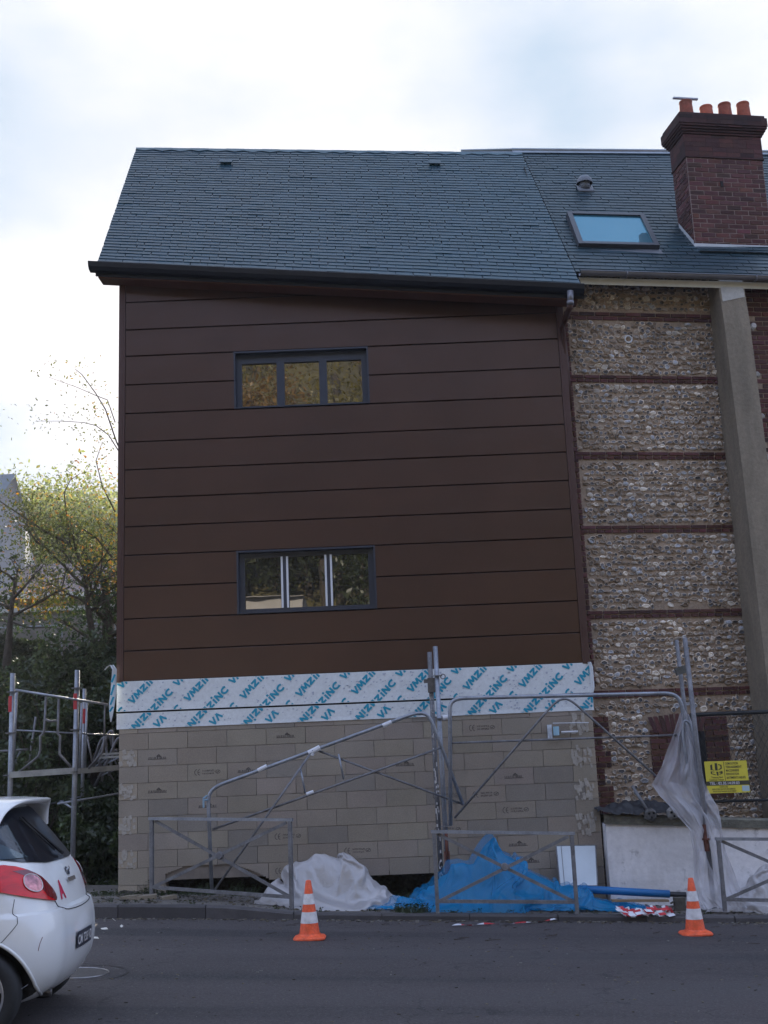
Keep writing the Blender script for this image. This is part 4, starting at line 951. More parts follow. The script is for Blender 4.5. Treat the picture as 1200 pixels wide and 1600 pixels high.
def build_fence():
    f = thing('chain_link_fence', 'dark chain link fence with a top rail standing on the low white wall', 'fence', (3.75, 15.3, .8))
    y = 15.3; z1 = 2.055; x0, x1 = 3.78, 8.6
    b = MB(); b.tube([(x0, y, z1), (x1, y, z1)], .026, 8); obj('top_rail', b, M_iron, f, smooth=True)
    for x in (x0, 5.6, 7.4): b = MB(); b.tube([(x, y + .03, .4), (x, y + .03, z1)], .028, 8); obj('post', b, M_iron, f, smooth=True)
    b = MB(); b.tube([(x0, y, .98), (x1, y, .93)], .018, 6); obj('bottom_rail', b, M_iron, f, smooth=True)
    b = MB(); s = .075; r = .0032; hgt = z1 - .93
    x = x0 - hgt * .55
    for sg in (1, -1):
        x = x0 - hgt
        while x < x1 + hgt:
            p = Vector((x, y, z1)); q = Vector((x + sg * hgt * .55, y, .93))
            # clip to the frame
            def cl(a, c):
                if a.x < x0: k = (x0 - a.x) / (c.x - a.x) if c.x != a.x else 0; a = a + (c - a) * k
                if a.x > x1: k = (x1 - a.x) / (c.x - a.x) if c.x != a.x else 0; a = a + (c - a) * k
                return a
            if (p.x > x0 or q.x > x0) and (p.x < x1 or q.x < x1):
                p2, q2 = cl(p, q), cl(q, p); b.tube([p2, q2], r, 3, cap=False)
            x += s
    obj('wire_mesh', b, M_iron, f)
    # dark shrubbery and rubbish in the yard behind the fence
    sg = thing('company_sign', 'yellow company sign with black lettering wired to the chain link fence', 'sign', at(1135, 1212, 15.22))
    A, B_, C_, D_ = at(1100, 1190, 15.22), at(1166, 1188, 15.24), at(1169, 1237, 15.22), at(1104, 1240, 15.20)
    u = (B_ - A); v = (D_ - A); nrm = Vector((0, -1, 0)); W = u.length; H = v.length; un, vn = u.normalized(), v.normalized()
    vn = (vn - un * vn.dot(un)).normalized()
    def sp(x, y_, o=0): return A + un * x * W + vn * y_ * H + nrm * o
    b = MB(); P = [sp(x, y_, o) for o in (0, .006) for x, y_ in ((0, 0), (1, 0), (1.01, 1), (.01, 1))]; b.add(P, [(0, 1, 2, 3), (4, 5, 6, 7), (0, 1, 5, 4), (1, 2, 6, 5), (2, 3, 7, 6), (3, 0, 4, 7)]); bd = obj('board', b, M_yellow, sg)
    def rect(mb, x0, y0, x1_, y1_, o=.0075): mb.add([sp(x0, y0, o), sp(x1_, y0, o), sp(x1_, y1_, o), sp(x0, y1_, o)], [(0, 1, 2, 3)])
    b = MB(); rect(b, .45, .02, .462, .62); rect(b, 0.005, .625, 1.005, .76, .0072)
    # cube shaped emblem
    for poly in ([(.13, .12), (.18, .09), (.18, .26), (.22, .27), (.22, .29), (.13, .27)], [(.24, .06), (.30, .06), (.30, .29), (.24, .29)], [(.32, .09), (.40, .12), (.40, .24), (.32, .28), (.32, .25), (.37, .22), (.37, .14), (.32, .12)],
                 [(.13, .31), (.22, .33), (.22, .35), (.16, .34), (.16, .38), (.24, .41), (.24, .44), (.13, .39)], [(.26, .33), (.31, .33), (.31, .45), (.27, .45)], [(.33, .33), (.41, .31), (.41, .39), (.33, .43), (.33, .40), (.38, .37), (.33, .36)]):
        b.add([sp(x, y_, .0078) for x, y_ in poly], [tuple(range(len(poly)))])
    def txt(s, x, y_, size, mb, o=.0078, fit=None):
        vs, fs = text_mesh(s, 1, .02); wd = max(v_[0] for v_ in vs); k = (fit * W / wd) if fit else size * H
        ky = size * H
        mb.add([sp(0, 0, o) + un * (x * W + v_[0] * k) + vn * (y_ * H - v_[1] * ky) for v_ in vs], fs)
    txt('DEMOLITION', .49, .115, .10, b, fit=.30); txt('TERRASSEMENT', .49, .225, .10, b, fit=.38); txt('MACONNERIE', .49, .335, .10, b, fit=.31); txt('RENOVATION', .49, .445, .10, b, fit=.30); txt('BATIMENTS NEUFS', .49, .56, .10, b, fit=.45)
    txt('Travaux Bati', .13, .53, .08, b, fit=.27); txt('Commune Travaux', .08, .605, .08, b, fit=.35)
    txt('CONTACTEZ', .30, .83, .07, b, fit=.2); txt('DEVIS ET PRIX GRATUITS SUR DEMANDE', .12, .90, .07, b, fit=.55); txt('POUR TOUS TRAVAUX DU BATIMENT', .14, .965, .06, b, fit=.55)
    obj('black_print', b, M_ink, bd)
    b = MB(); txt('TEL : 02.35.14.09.03', .08, .735, .125, b, fit=.70, o=.0085); obj('phone_number', b, M_retro, bd)
    b = MB(); rect(b, .83, .785, 1.0, .96, .0085); obj('corner_sticker', b, mat('pale_sticker', (.38, .50, .55), .5), bd)
build_fence()
def cloth_pts(rows, ncol, folds=0, seed=0, amp=.05):
    """rows: (py, pxl, pxr, Y) -> grid of points; smooth interpolation"""
    P = []
    M = 12
    for i in range(len(rows) - 1):
        for k in range(M):
            t = k / M; a, e = rows[i], rows[i + 1]; r = [a[q] + (e[q] - a[q]) * t for q in range(4)]; P.append(r)
    P.append(list(rows[-1])); G = []
    for j, (py, xl, xr, Y) in enumerate(P):
        row = []
        for i in range(ncol + 1):
            s = i / ncol; px = xl + (xr - xl) * s
            d = amp * (math.sin(s * folds * 6.28 + seed + noise.noise((py * .02, s * 3, seed)) * 5) * .5 + noise.noise((s * 5, py * .02, seed)) * .9 + .4 * noise.noise((s * 16, py * .05, seed)))
            row.append(at(px, py + 6 * noise.noise((s * 4, py * .03, seed + 2)), Y + d))
        G.append(row)
    return G
# ================================================================== THINGS ON THE LOW WALL
def rubble():
    b = MB(); P = []
    for i in range(14):
        v = i / 13; row = []
        for j in range(40):
            s = j / 39; x = 2.48 + 1.25 * s; y = 15.12 + .42 * v
            z = .9 - .066 * (x - 2.5) + (.015 + .13 * math.sin(v * 2.6) * (.35 + .65 * math.sin(s * 3.0)) * (1 + .6 * noise.noise((x * 4, y * 5, 1))) + .05 * noise.noise((x * 12, y * 12, 1))); row.append((x, y - .08 + .04 * noise.noise((x * 5, 0, 1)), z))
        P.append(row)
    b.grid(P); one('tarpaulin', b, M_tarp, 'crumpled dark grey tarpaulin lying on the low wall coping beside the block wall', 'tarpaulin', smooth=True)
    for i, (px, py, lab) in enumerate(((1016, 1273, 'round concrete lump with a steel prop stuck in it, on the low wall'), (1051, 1271, 'pale concrete lump with open holes, at the foot of the draped net'))):
        c = at(px, py, 15.06); t = thing('concrete_lump', lab, 'concrete lump', c, group='broken concrete feet on the low wall')
        b = MB(); n = 10; rnd = random.Random(i); P = []
        for (rr_, h) in ((.0, -.05), (.055, -.055), (.075, -.02), (.078, .03), (.06, .055)):
            P.append([c + Vector((math.cos(6.283 * k / n) * rr_ * rnd.uniform(.85, 1.15), h * 1.0, math.sin(6.283 * k / n) * rr_ * rnd.uniform(.85, 1.15))) for k in range(n)])
        for r_ in P: r_.append(r_[0])
        b.grid(P); obj('lump', b, mat('crumbly_concrete' + str(i), ((.13, .26)[i], (.125, .25)[i], (.12, .235)[i]), .95, nz=(18, .4), bump=(40, 1, .02)), t)
        b = MB()
        for (dx, dz) in ((-.025, .015), (.03, .02), (.005, -.03)): b.lathe(c + Vector((dx, -.056, dz)), [(0, -.002), (.013, -.001), (.014, .012)], 8, axis=(0, -1, 0))
        obj('hole', b, M_gap, t)
        if i == 0: b = MB(); b.tube([c + Vector((-.02, 0, .03)), at(988, 1228, 15.2)], .02, 8); obj('prop', b, M_galvd, t, smooth=True)
rubble()
# ================================================================== BARRIERS
def barrier(name, label, pl, pr, ztl, ztr, group='street barriers', lowf=.13):
    """pl, pr: feet (world); ztl, ztr: height of the top rail above the feet"""
    t = thing(name, label, 'barrier', pl, group=group); U = (pr - pl); u = U.normalized(); hor = Vector((U.x, U.y, 0)).normalized(); Z = UZ
    nrm = Vector((hor.y, -hor.x, 0))
    a, e = pl + Z * ztl, pr + Z * ztr; r = .019
    b = MB(); b.obox((a + e) / 2, (e - a) * .5 + hor * .035, nrm * .024, Z * .017); obj('top_rail', b, M_galv, t)
    for p, q in ((pl, a), (pr, e)): b = MB(); b.obox((p + q) / 2 - Z * .01, hor * .021, nrm * .021, (q - p) / 2 - Z * .008); obj('leg', b, M_galvd, t)
    la, le = pl + Z * lowf, pr + Z * lowf; b = MB(); b.obox((la + le) / 2, (le - la) / 2 - hor * .022, nrm * .017, Z * .019); obj('lower_rail', b, M_galvd, t)
    for (p, q, o) in ((la + hor * .02, e - hor * .04 - Z * .03, .012), (a + hor * .04 - Z * .03, le - hor * .02, -.012)):
        d = (q - p); dn = d.normalized(); b = MB(); b.obox((p + q) / 2 + nrm * o, d / 2, nrm * .008, dn.cross(nrm) * .018); obj('brace', b, M_galvd, t)
    c = (la + le + a + e) / 4 - Z * .0; b = MB(); b.lathe(c - nrm * .03, [(0, .0), (.038, .0), (.045, .01), (.045, .05), (.038, .06), (0, .06)], 14, axis=nrm); obj('centre_disc', b, M_galvd, t)
    return t
def mkbar(px0, py0, Y0, px1, py1, Y1, top0, top1, label):
    p, q = at(px0, py0, Y0), at(px1, py1, Y1); zt0 = at(px0, top0, Y0).z - p.z; zt1 = at(px1, top1, Y1).z - q.z
    return barrier('crowd_barrier', label, p, q, zt0, zt1)
mkbar(237, 1404, 14.85, 456, 1420, 14.35, 1279, 1281, 'grey cross braced barrier left of the white plastic heap')
mkbar(684, 1427, 14.16, 902, 1428, 14.16, 1299, 1302, 'grey cross braced barrier in front of the blue netting heap')
mkbar(1133, 1424, 14.25, 1352, 1428, 14.25, 1310, 1312, 'grey cross braced barrier at the right edge by the white wall')
# ================================================================== SCAFFOLDING
def arc(pts, k=6):
    """rounds the inner corners of a polyline"""
    out = [pts[0]]
    for i in range(1, len(pts) - 1):
        a, c, e = pts[i - 1], pts[i], pts[i + 1]; r = min((a - c).length, (e - c).length, .22) * .9
        p, q = c + (a - c).normalized() * min(r, (a - c).length * .45), c + (e - c).normalized() * min(r, (e - c).length * .45)
        for j in range(k + 1):
            t = j / k; out.append(p * (1 - t) ** 2 + c * 2 * t * (1 - t) + q * t * t)
    out.append(pts[-1]); return out
def PX(l, Y): return [at(p[0], p[1], p[2] if len(p) > 2 else Y) for p in l]
def std(name, label, parts, group=None):
    """parts: list of (partname, material, [polyline px], Y, radius)"""
    p0 = PX(parts[0][2], parts[0][3]); t = thing(name, label, 'scaffolding', min(p0, key=lambda v: v.z), group)
    for (pn, m, l, Y, r) in parts:
        b = MB(); b.tube(arc(PX(l, Y)) if len(l) > 2 else PX(l, Y), r, 10); obj(pn, b, m, t, smooth=True)
    return t
G1 = 'scaffold standards in front of the block wall'
t = std('scaffold_standard', 'tall galvanised scaffold tube reaching above the film, centre of the block wall', [('tube', M_galv, [(680, 1010), (701, 1388)], 14.9, .030)], G1)
b = MB(); p = at(686, 1070, 14.9)
for py in (1055, 1122, 1290): b.lathe(at(681 + (py - 1010) * .055, py, 14.9) - UZ * .012, [(.03, 0), (.062, 0), (.062, .010), (.03, .010)], 12)
obj('rosette', b, M_galvd, t)
b = MB(); c = at(692, 1057, 14.86); b.tube([c + Vector((math.cos(a) * .03, 0, math.sin(a) * .03)) for a in [k * .628 for k in range(10)]], .007, 6, closed=True); obj('ring', b, M_galvd, t, smooth=True)
b = MB(); b.tube([at(698, 1330, 14.9), at(701, 1388, 14.9)], .036, 10); b.tube([at(697, 1300, 14.86), at(699, 1345, 14.86)], .02, 8); obj('rusty_foot', b, M_rust, t, smooth=True)
t = std('scaffold_standard', 'shorter paint-spattered scaffold tube left of the tall centre one', [('tube', M_galvd, [(671, 1019), (690, 1385)], 15.0, .030)], G1)
b = MB(); c = at(675, 1068, 14.95); b.box(c.x - .055, c.x + .045, c.y - .03, c.y + .03, c.z - .11, c.z + .07); b.box(c.x - .10, c.x - .055, c.y - .03, c.y + .03, c.z + .01, c.z + .055); obj('bracket', b, mat('grimy_bracket', (.10, .09, .085), .8, nz=(20, .3)), t)
b = MB(); rnd = random.Random(2)
for k in range(46):
    py = rnd.uniform(1080, 1380); x = 671 + (py - 1019) * .052; c = at(x + rnd.uniform(-2.6, 2.6), py, 14.967); b.obox(c, (rnd.uniform(.003, .010), 0, 0), (0, 0, rnd.uniform(.008, .04)), (0, .004, 0))
obj('plaster_spatter', b, M_retro, t)
G2 = 'scaffold standards leaning by the white low wall'
t = std('scaffold_standard', 'long leaning scaffold tube beside the right cone, rusty joint near its foot', [('tube', M_galvd, [(1070, 997), (1093, 1200), (1116, 1419)], 14.45, .030)], G2)
b = MB(); b.tube([at(1101, 1288, 14.45), at(1105, 1330, 14.45)], .038, 10); b.lathe(at(1103, 1311, 14.45), [(.03, -.01), (.06, -.01), (.06, .012), (.03, .012)], 10); obj('rusty_joint', b, M_rust, t)
t = std('scaffold_standard', 'slimmer scaffold tube under the draped net, left of the long leaning tube', [('tube', M_galvd, [(1057, 1000), (1092, 1290)], 14.75, .026)], G2)
b = MB(); c = at(1065, 1047, 14.6); b.obox(c, (.075, 0, .02), (-.01, 0, .045), (0, .03, 0)); obj('bracket', b, mat('grimy_plate', (.10, .10, .09), .8, nz=(20, .3)), t)
GF = 'loose scaffold guardrail frames'
t = std('guardrail_frame', 'bent scaffold guardrail frame leaning left of centre, wrapped with white tape', [
    ('top_tube', M_galv, [(331, 1391), (325, 1243), (336, 1229), (652, 1113), (671, 1117), (724, 1258)], 14.75, .022),
    ('lower_tube', M_galvd, [(332, 1296), (690, 1168)], 14.75, .014), ('brace', M_galvd, [(497, 1173), (722, 1256)], 14.78, .013),
    ('brace', M_galvd, [(489, 1172), (336, 1390)], 14.72, .013), ('strut', M_galv, [(469, 1199), (477, 1240)], 14.75, .012), ('strut', M_galv, [(529, 1178), (537, 1218)], 14.75, .012)], GF)
for l, r in (([(403, 1204), (417, 1197)], .026), ([(482, 1177), (500, 1168)], .034), ([(598, 1134), (612, 1128)], .027), ([(479, 1241), (490, 1237)], .022), ([(486, 1180), (489, 1172)], .03)):
    b = MB(); b.tube(PX(l, 14.74), r, 10); obj('white_tape', b, M_tape, t)
b = MB(); b.tube(PX([(318, 1262), (318, 1247), (324, 1243)], 14.7), .013, 6); b.tube(PX([(318, 1250), (325, 1250)], 14.7), .013, 6); obj('hook', b, mat('bluish_steel', (.22, .33, .42), .5, metal=.4), t)
t = std('guardrail_frame', 'wide upright scaffold guardrail frame with rounded corners, right of centre', [
    ('top_tube', M_galv, [(704, 1290), (703, 1098), (716, 1091), (1050, 1083), (1064, 1094), (1078, 1180), (1091, 1270)], 14.62, .024),
    ('lower_tube', M_galvd, [(706, 1161), (1072, 1148)], 14.62, .013), ('brace', M_galvd, [(710, 1278), (870, 1094), (889, 1091), (1096, 1276)], 14.60, .014)], GF)
b = MB(); b.tube(PX([(692, 1122), (704, 1120)], 14.75), .03, 10); obj('clamp', b, M_tape, t)
t = std('guardrail_frame', 'narrow scaffold frame folded inside the hanging net, by the yellow sign', [
    ('top_tube', M_galv, [(1105, 1268), (1084, 1150), (1077, 1128), (1068, 1125), (1066, 1150), (1089, 1275)], 14.55, .015)], GF)
b = MB(); c0 = at(1098, 1271, 14.5)
for px in (1074, 1087): b.tube([at(px, 1263, 14.5) + Vector((math.cos(a) * .022, 0, math.sin(a) * .022)) for a in [k * .785 for k in range(7)]], .006, 6)
obj('hook', b, M_galvd, t)
# small junction box with a paper label wired to the block wall
t = thing('wall_bracket', 'white label plate with a short pipe on the block wall under the frame', 'wall bracket', at(866, 1142, 15.3))
b = MB(); c = at(859, 1143, 15.30); b.obox(c, (.028, 0, 0), (0, 0, .085), (0, .01, 0)); obj('plate', b, mat('scuffed_plate', (.50, .55, .62), .5, nz=(20, .3)), t)
b = MB(); c = at(869, 1142, 15.27); b.tube([c + UZ * .055, c - UZ * .055], .038, 12); obj('sleeve', b, mat('pale_blue_sleeve', (.30, .50, .62), .5), t)
b = MB(); b.tube([at(877, 1144, 15.30), at(903, 1143, 15.30)], .012, 6); b.tube([at(864, 1130, 15.30), at(920, 1129, 15.31)], .005, 5); obj('rod', b, M_tape, t)
# ---------------- scaffold on the left
SY = 16.1
t = thing('scaffold_tower', 'galvanised scaffold bay with red banded posts behind the white car', 'scaffolding', at(66, 1400, SY))
for l, r, Y in (([(20, 1052), (12, 1400)], .034, SY), ([(121, 1047), (112, 1400)], .034, SY), ([(132, 1076), (127, 1310)], .026, 17.3), ([(26, 1080), (20, 1208)], .022, 16.5), ([(128, 1098), (124, 1205)], .018, 16.4), ([(136, 1095), (133, 1200)], .016, 17.0)):
    b = MB(); b.tube(PX(l, Y), r, 10); obj('post', b, M_galv, t, smooth=True)
for l, Y, r in (([(24, 1078), (168, 1101)], SY - .03, .016), ([(25, 1141), (185, 1149, 16.9)], SY - .03, .011), ([(90, 1256), (185, 1240, 16.9)], SY + .1, .014), ([(70, 1258, 17.6), (125, 1245, 17.3)], 17, .012), ([(112, 1262), (95, 1252, 17)], 16.2, .014)):
    b = MB(); b.tube(PX(l, Y), r, 8); obj('rail', b, M_galv, t, smooth=True)
b = MB(); A, B_ = at(14, 1211, SY - .04), at(116, 1204, SY - .04); b.obox((A + B_) / 2, (B_ - A) / 2, (0, 0, .040), (0, .02, 0)); A, B_ = at(122, 1205, SY), at(188, 1199, 16.6); b.obox((A + B_) / 2, (B_ - A) / 2, (0, 0, .036), (0, .02, 0)); obj('deck_beam', b, mat('aluminium_beam', (.30, .31, .31), .5, metal=.4, nz=(8, .25)), t)
for l in ([(72, 1088), (69, 1143), (66, 1148), (63, 1150), (63, 1172), (60, 1182), (29, 1207)], [(92, 1092), (90, 1146), (94, 1150), (93, 1178), (98, 1184), (112, 1200)], [(71, 1124), (78, 1127), (90, 1126)], [(164, 1102), (163, 1150)], [(136, 1150), (144, 1190)], [(138, 1201), (160, 1175), (163, 1152)]):
    b = MB(); b.tube(PX(l, SY + .02), .017 if len(l) > 2 else .013, 8); obj('frame_tube', b, M_galvd, t, smooth=True)
for px, py, Y in ((17.5, 1100, SY), (119, 1096, SY), (131.5, 1119, 17.3)):
    b = MB(); h = .105; c = at(px, py, Y); b.tube([c + UZ * h, c - UZ * h], .0375 if Y < 17 else .029, 10); obj('red_band', b, M_red, t)
for px, py in ((18.6, 1081), (16.4, 1145), (13.5, 1211), (120, 1075), (118, 1140), (115, 1206)):
    b = MB(); b.lathe(at(px, py, SY) - UZ * .008, [(.03, 0), (.068, 0), (.068, .012), (.03, .012)], 12); obj('rosette', b, M_galvd, t)
# stack of spare frames behind
rnd = random.Random(6)
for k, (x0, y0, x1, y1, Y, bend) in enumerate(((152, 1206, 176, 1140, 17.4, 1), (143, 1206, 170, 1142, 17.6, 0), (160, 1208, 186, 1146, 17.3, 0), (138, 1215, 165, 1150, 17.8, 1), (148, 1228, 180, 1165, 17.5, 0))):
    lab = ['nearest bent frame of the spare scaffold stack left of the block wall', 'spare scaffold frame leaning left in the stack by the corner', 'spare scaffold frame standing closest to the block wall corner', 'rearmost spare scaffold frame with a bent head', 'lowest spare scaffold frame at the foot of the stack'][k]
    parts = [('outer_tube', M_galvd, [(x0, y0), (x1 - 8, y1 + 6), (x1, y1), (x1 + 2, y1 + 30), (x1 - 6, y0 + 6)] if bend else [(x0, y0), (x1, y1), (x1 + 5, y1 + 24)], Y, .019), ('cross_tube', M_galv, [(x0 + 5, y0 - 14), (x1 + 3, y1 + 36)], Y, .012), ('cross_tube', M_galvd, [(x0 + 14, y0 - 34), (x1 - 2, y0 - 8)], Y, .012)]
    std('spare_frame', lab, parts, 'spare scaffold frames stacked left of the house')
t = thing('steel_beam', 'pale aluminium beam lying across the spare frames', 'beam', at(170, 1186, 17.1)); b = MB()
for dz in (0, .045): 
    A, B_ = at(155, 1184, 17.1) + UZ * dz, at(188, 1182, 17.1) + UZ * dz; b.obox((A + B_) / 2, (B_ - A) / 2, (0, 0, .014), (0, .04, 0))
obj('beam', b, MC['aluminium_beam'], t)
for (l, lab) in (([(0, 1174), (44, 1171)], 'upper loose tube behind the left scaffold post'), ([(0, 1194), (40, 1192), (46, 1186)], 'lower loose tube behind the left scaffold post'), ([(56, 1120), (40, 1230)], 'thin upright pole in the shade behind the scaffold bay'), ([(0, 1240), (32, 1174)], 'slanting tube at the left edge of the bank')):
    b = MB(); b.tube(PX(l, 17.6), .018, 8); one('loose_tube', b, M_galvd, lab, 'tube', 'loose scaffold tubes on the bank', smooth=True)
# ================================================================== CONES
def cone(label, px, py):
    c = onroad(px, py, .0); t = thing('traffic_cone', label, 'traffic cone', c, group='traffic cones on the road')
    H = .565; b = MB(); n = 4; s = .165; z = .0
    # square foot with rounded corners
    def sq(r, z, k=28):
        out = []
        for i in range(k):
            a = 2 * math.pi * i / k + .3; q = (abs(math.cos(a)) ** 5 + abs(math.sin(a)) ** 5) ** (-1 / 5); out.append(c + Vector((math.cos(a) * q * r, math.sin(a) * q * r, z)))
        return out + [out[0]]
    def ci(r, z, k=28): o = [c + Vector((math.cos(2 * math.pi * i / k + .3) * r, math.sin(2 * math.pi * i / k + .3) * r, z)) for i in range(k)]; return o + [o[0]]
    b.grid([sq(.158, .0), sq(.163, .012), sq(.150, .028), sq(.128, .034), ci(.118, .036), ci(.108, .055)]); obj('base', b, M_orange, t, smooth=True)
    def rad(z): return .102 - (.102 - .026) * ((z - .05) / (H - .05))
    b = MB(); P = [ci(rad(z), z) for z in (.05, .15, .3, .45, H - .008)] + [ci(.020, H), ci(.014, H), ci(.014, H - .08)]; b.grid(P); obj('body', b, M_orange, t, smooth=True)
    for z0, z1 in ((.155, .262), (.335, .435)):
        b = MB(); b.grid([ci(rad(z0) + .002, z0), ci(rad(z1) + .002, z1)]); obj('reflective_band', b, M_retro, t, smooth=True)
cone('orange and white traffic cone in front of the white plastic heap', 484, 1467)
cone('orange and white traffic cone at the right, below the yellow sign', 1087, 1460)
# ================================================================== HEAPS
def mound(prof, Y0, depth, seed, amp=.05, nx=170, ny=60, fold=(3, 9), rough=.5, dome=.8):
    """crumpled sheet heap: prof=[(px, py_top, py_base)] front to back around Y0"""
    G = []
    for j in range(ny + 1):
        v = -1 + 2 * j / ny; row = []
        for i in range(nx + 1):
            s = i / nx; k = s * (len(prof) - 1); a = int(min(k, len(prof) - 2)); f = k - a; f = f * f * (3 - 2 * f) * .5 + f * .5
            px = prof[a][0] + (prof[a + 1][0] - prof[a][0]) * f; pt = prof[a][1] + (prof[a + 1][1] - prof[a][1]) * f; pb = prof[a][2] + (prof[a + 1][2] - prof[a][2]) * f
            base = at(px, pb, Y0 - depth * .5); top = at(px, pt, Y0)
            g0 = road_z(base.x) + kerb_h(base.x) - .02; H = max(.02, top.z - g0)
            x = top.x + .0; y = Y0 + v * depth * .5 * (1 if v > 0 else 1)
            h = (1 - abs(v) ** 2.4) ** dome
            q = Vector((x * fold[0] + seed, y * fold[0] * 1.2, seed)); wv = noise.noise_vector(q * .7) * .9
            rid = 1 - abs(noise.noise(q + wv * 1.3)) * 2; rid2 = 1 - abs(noise.noise((q + wv) * 2.7)) * 2; rid3 = 1 - abs(noise.noise((q + wv * 2) * 6.1)) * 2
            rid4 = 1 - abs(noise.noise((q + wv * 3) * 11)) * 2; n_ = amp * (1.25 * rid + .6 * rid2 + .20 * rid3 + .07 * rid4 - .85) * min(1, H * 5)
            z = g0 + H * h + n_ * (.25 + .75 * min(1, h * 2))
            z = max(g0 - .01, z)
            o = noise.noise_vector(q * 1.7 + Vector((4, 2, 1))) * amp * 1.0 * min(1, H * 5)
            row.append((x + o.x, y + o.y * 1.3 - n_ * .6, z))
        G.append(row)
    b = MB(); b.grid(G); return b
def heap(G, cx, cy, sx, sy, sz, rz=0, dz=0):
    b = MB(); P = []
    for r_ in G:
        row = []
        for x, y, z in r_:
            x, y = x * sx, y * sy; x, y = cx + x * math.cos(rz) - y * math.sin(rz), cy + x * math.sin(rz) + y * math.cos(rz); g0 = road_z(x) + kerb_h(x) - .015
            if y > 15.30 and x < 2.57: y = 15.30 - (y - 15.30) * .12
            if y > 15.10 and x >= 2.57: y = 15.10 - (y - 15.10) * .12
            if y < 14.24: y = 14.24 - (y - 14.24) * .2
            row.append((x, y, g0 + max(z, -.01) * sz + dz))
        P.append(row)
    b.grid(P); return b
def soft(o):
    m_ = o.modifiers.new('smooth', 'SUBSURF'); m_.levels = 0; m_.render_levels = 1; return o
xl, xr = at(428, 1405, 14.8).x, at(662, 1405, 14.8).x
WS = soft(one('plastic_sheeting', heap(GW, (xl + xr) / 2 - .06, 14.82, (xr - xl) / 2.25, .66, .92), M_sheet, 'heap of crumpled white plastic sheeting on the pavement behind the left cone', 'plastic sheeting', smooth=True))
M_bveil = sheetmat('loose_blue_net', (.003, .30, .62), .70, .5, .35)
xl, xr = at(628, 1415, 14.75).x, at(990, 1420, 14.75).x
BS = soft(one('blue_netting', heap(GB, (xl + xr) / 2 - .03, 14.76, (xr - xl) / 3.2, .62, .84), M_blue, 'big heap of crumpled blue netting behind the middle barrier', 'netting', smooth=True))
soft(obj('loose_layer', heap(GB, (xl + xr) / 2 - .07, 14.72, (xr - xl) / 3.1, .64, .90, .03, .015), M_bveil, BS, smooth=True))
xl, xr = at(1092, 1400, 14.7).x, at(1320, 1400, 14.7).x
soft(one('debris_net', heap(GW, (xl + xr) / 2, 14.72, -(xr - xl) / 2.62, .58, .78), M_sheet, 'pale net heaped on the pavement against the low wall, right edge', 'netting', smooth=True))
b = MB(); b.grid(cloth_pts([(1113, 1062, 1076, 14.62), (1135, 1056, 1084, 14.60), (1165, 1045, 1090, 14.58), (1200, 1033, 1096, 14.56), (1225, 1018, 1102, 14.55), (1245, 1030, 1112, 14.50), (1262, 1048, 1122, 14.45), (1280, 1062, 1126, 14.42), (1298, 1078, 1128, 14.40), (1330, 1083, 1134, 14.42), (1365, 1084, 1148, 14.40), (1400, 1086, 1160, 14.34), (1418, 1100, 1168, 14.26)], 80, 3, 5, .05))
one('debris_net', b, M_net, 'pale debris net draped over the leaning tubes above the right cone', 'netting', smooth=True)
# ================================================================== PAVEMENT CLUTTER
t = thing('panel', 'white metal door panel leaning on the block wall by the blue netting', 'panel', at(900, 1384, 15.0)); A, B_, C_, D_ = at(869, 1322, 15.28), at(930, 1321, 15.28), at(933, 1384, 14.98), at(875, 1385, 14.98)
b = MB(); n_ = Vector((0, -.02, 0)); b.add([A, B_, C_, D_, A + n_, B_ + n_, C_ + n_, D_ + n_], [(0, 1, 2, 3), (4, 5, 6, 7), (0, 1, 5, 4), (1, 2, 6, 5), (2, 3, 7, 6), (3, 0, 4, 7)]); obj('sheet', b, M_panel, t)
b = MB(); n2 = Vector((0, -.024, 0)); 
for p, q in ((A, B_), (B_, C_), (C_, D_), (D_, A)): b.tube([p + n2 * .5, q + n2 * .5], .010, 6)
b.tube([A + (B_ - A) * .12 + n2, D_ + (C_ - D_) * .12 + n2], .004, 4); obj('edge', b, M_galvd, t)
b = MB(); b.tube([at(905, 1389, 14.75), at(1046, 1397, 14.72)], .045, 14); o = thing('blue_tube', 'blue plastic tube lying on the pavement, right of the blue netting', 'tube', at(980, 1393, 14.7)); obj('pipe', b, M_bluetube, o, smooth=True)
b = MB(); b.tube([at(1046, 1397, 14.72), at(1072, 1398, 14.7)], .03, 8); obj('dark_end', b, M_tarp, o)
b = MB(); c = at(1000, 1407, 14.4); b.obox(c, (.33, .02, -.015), (0, .05, 0), (0, 0, .012)); one('timber_plank', b, M_wood, 'short pale plank lying below the blue tube', 'plank')
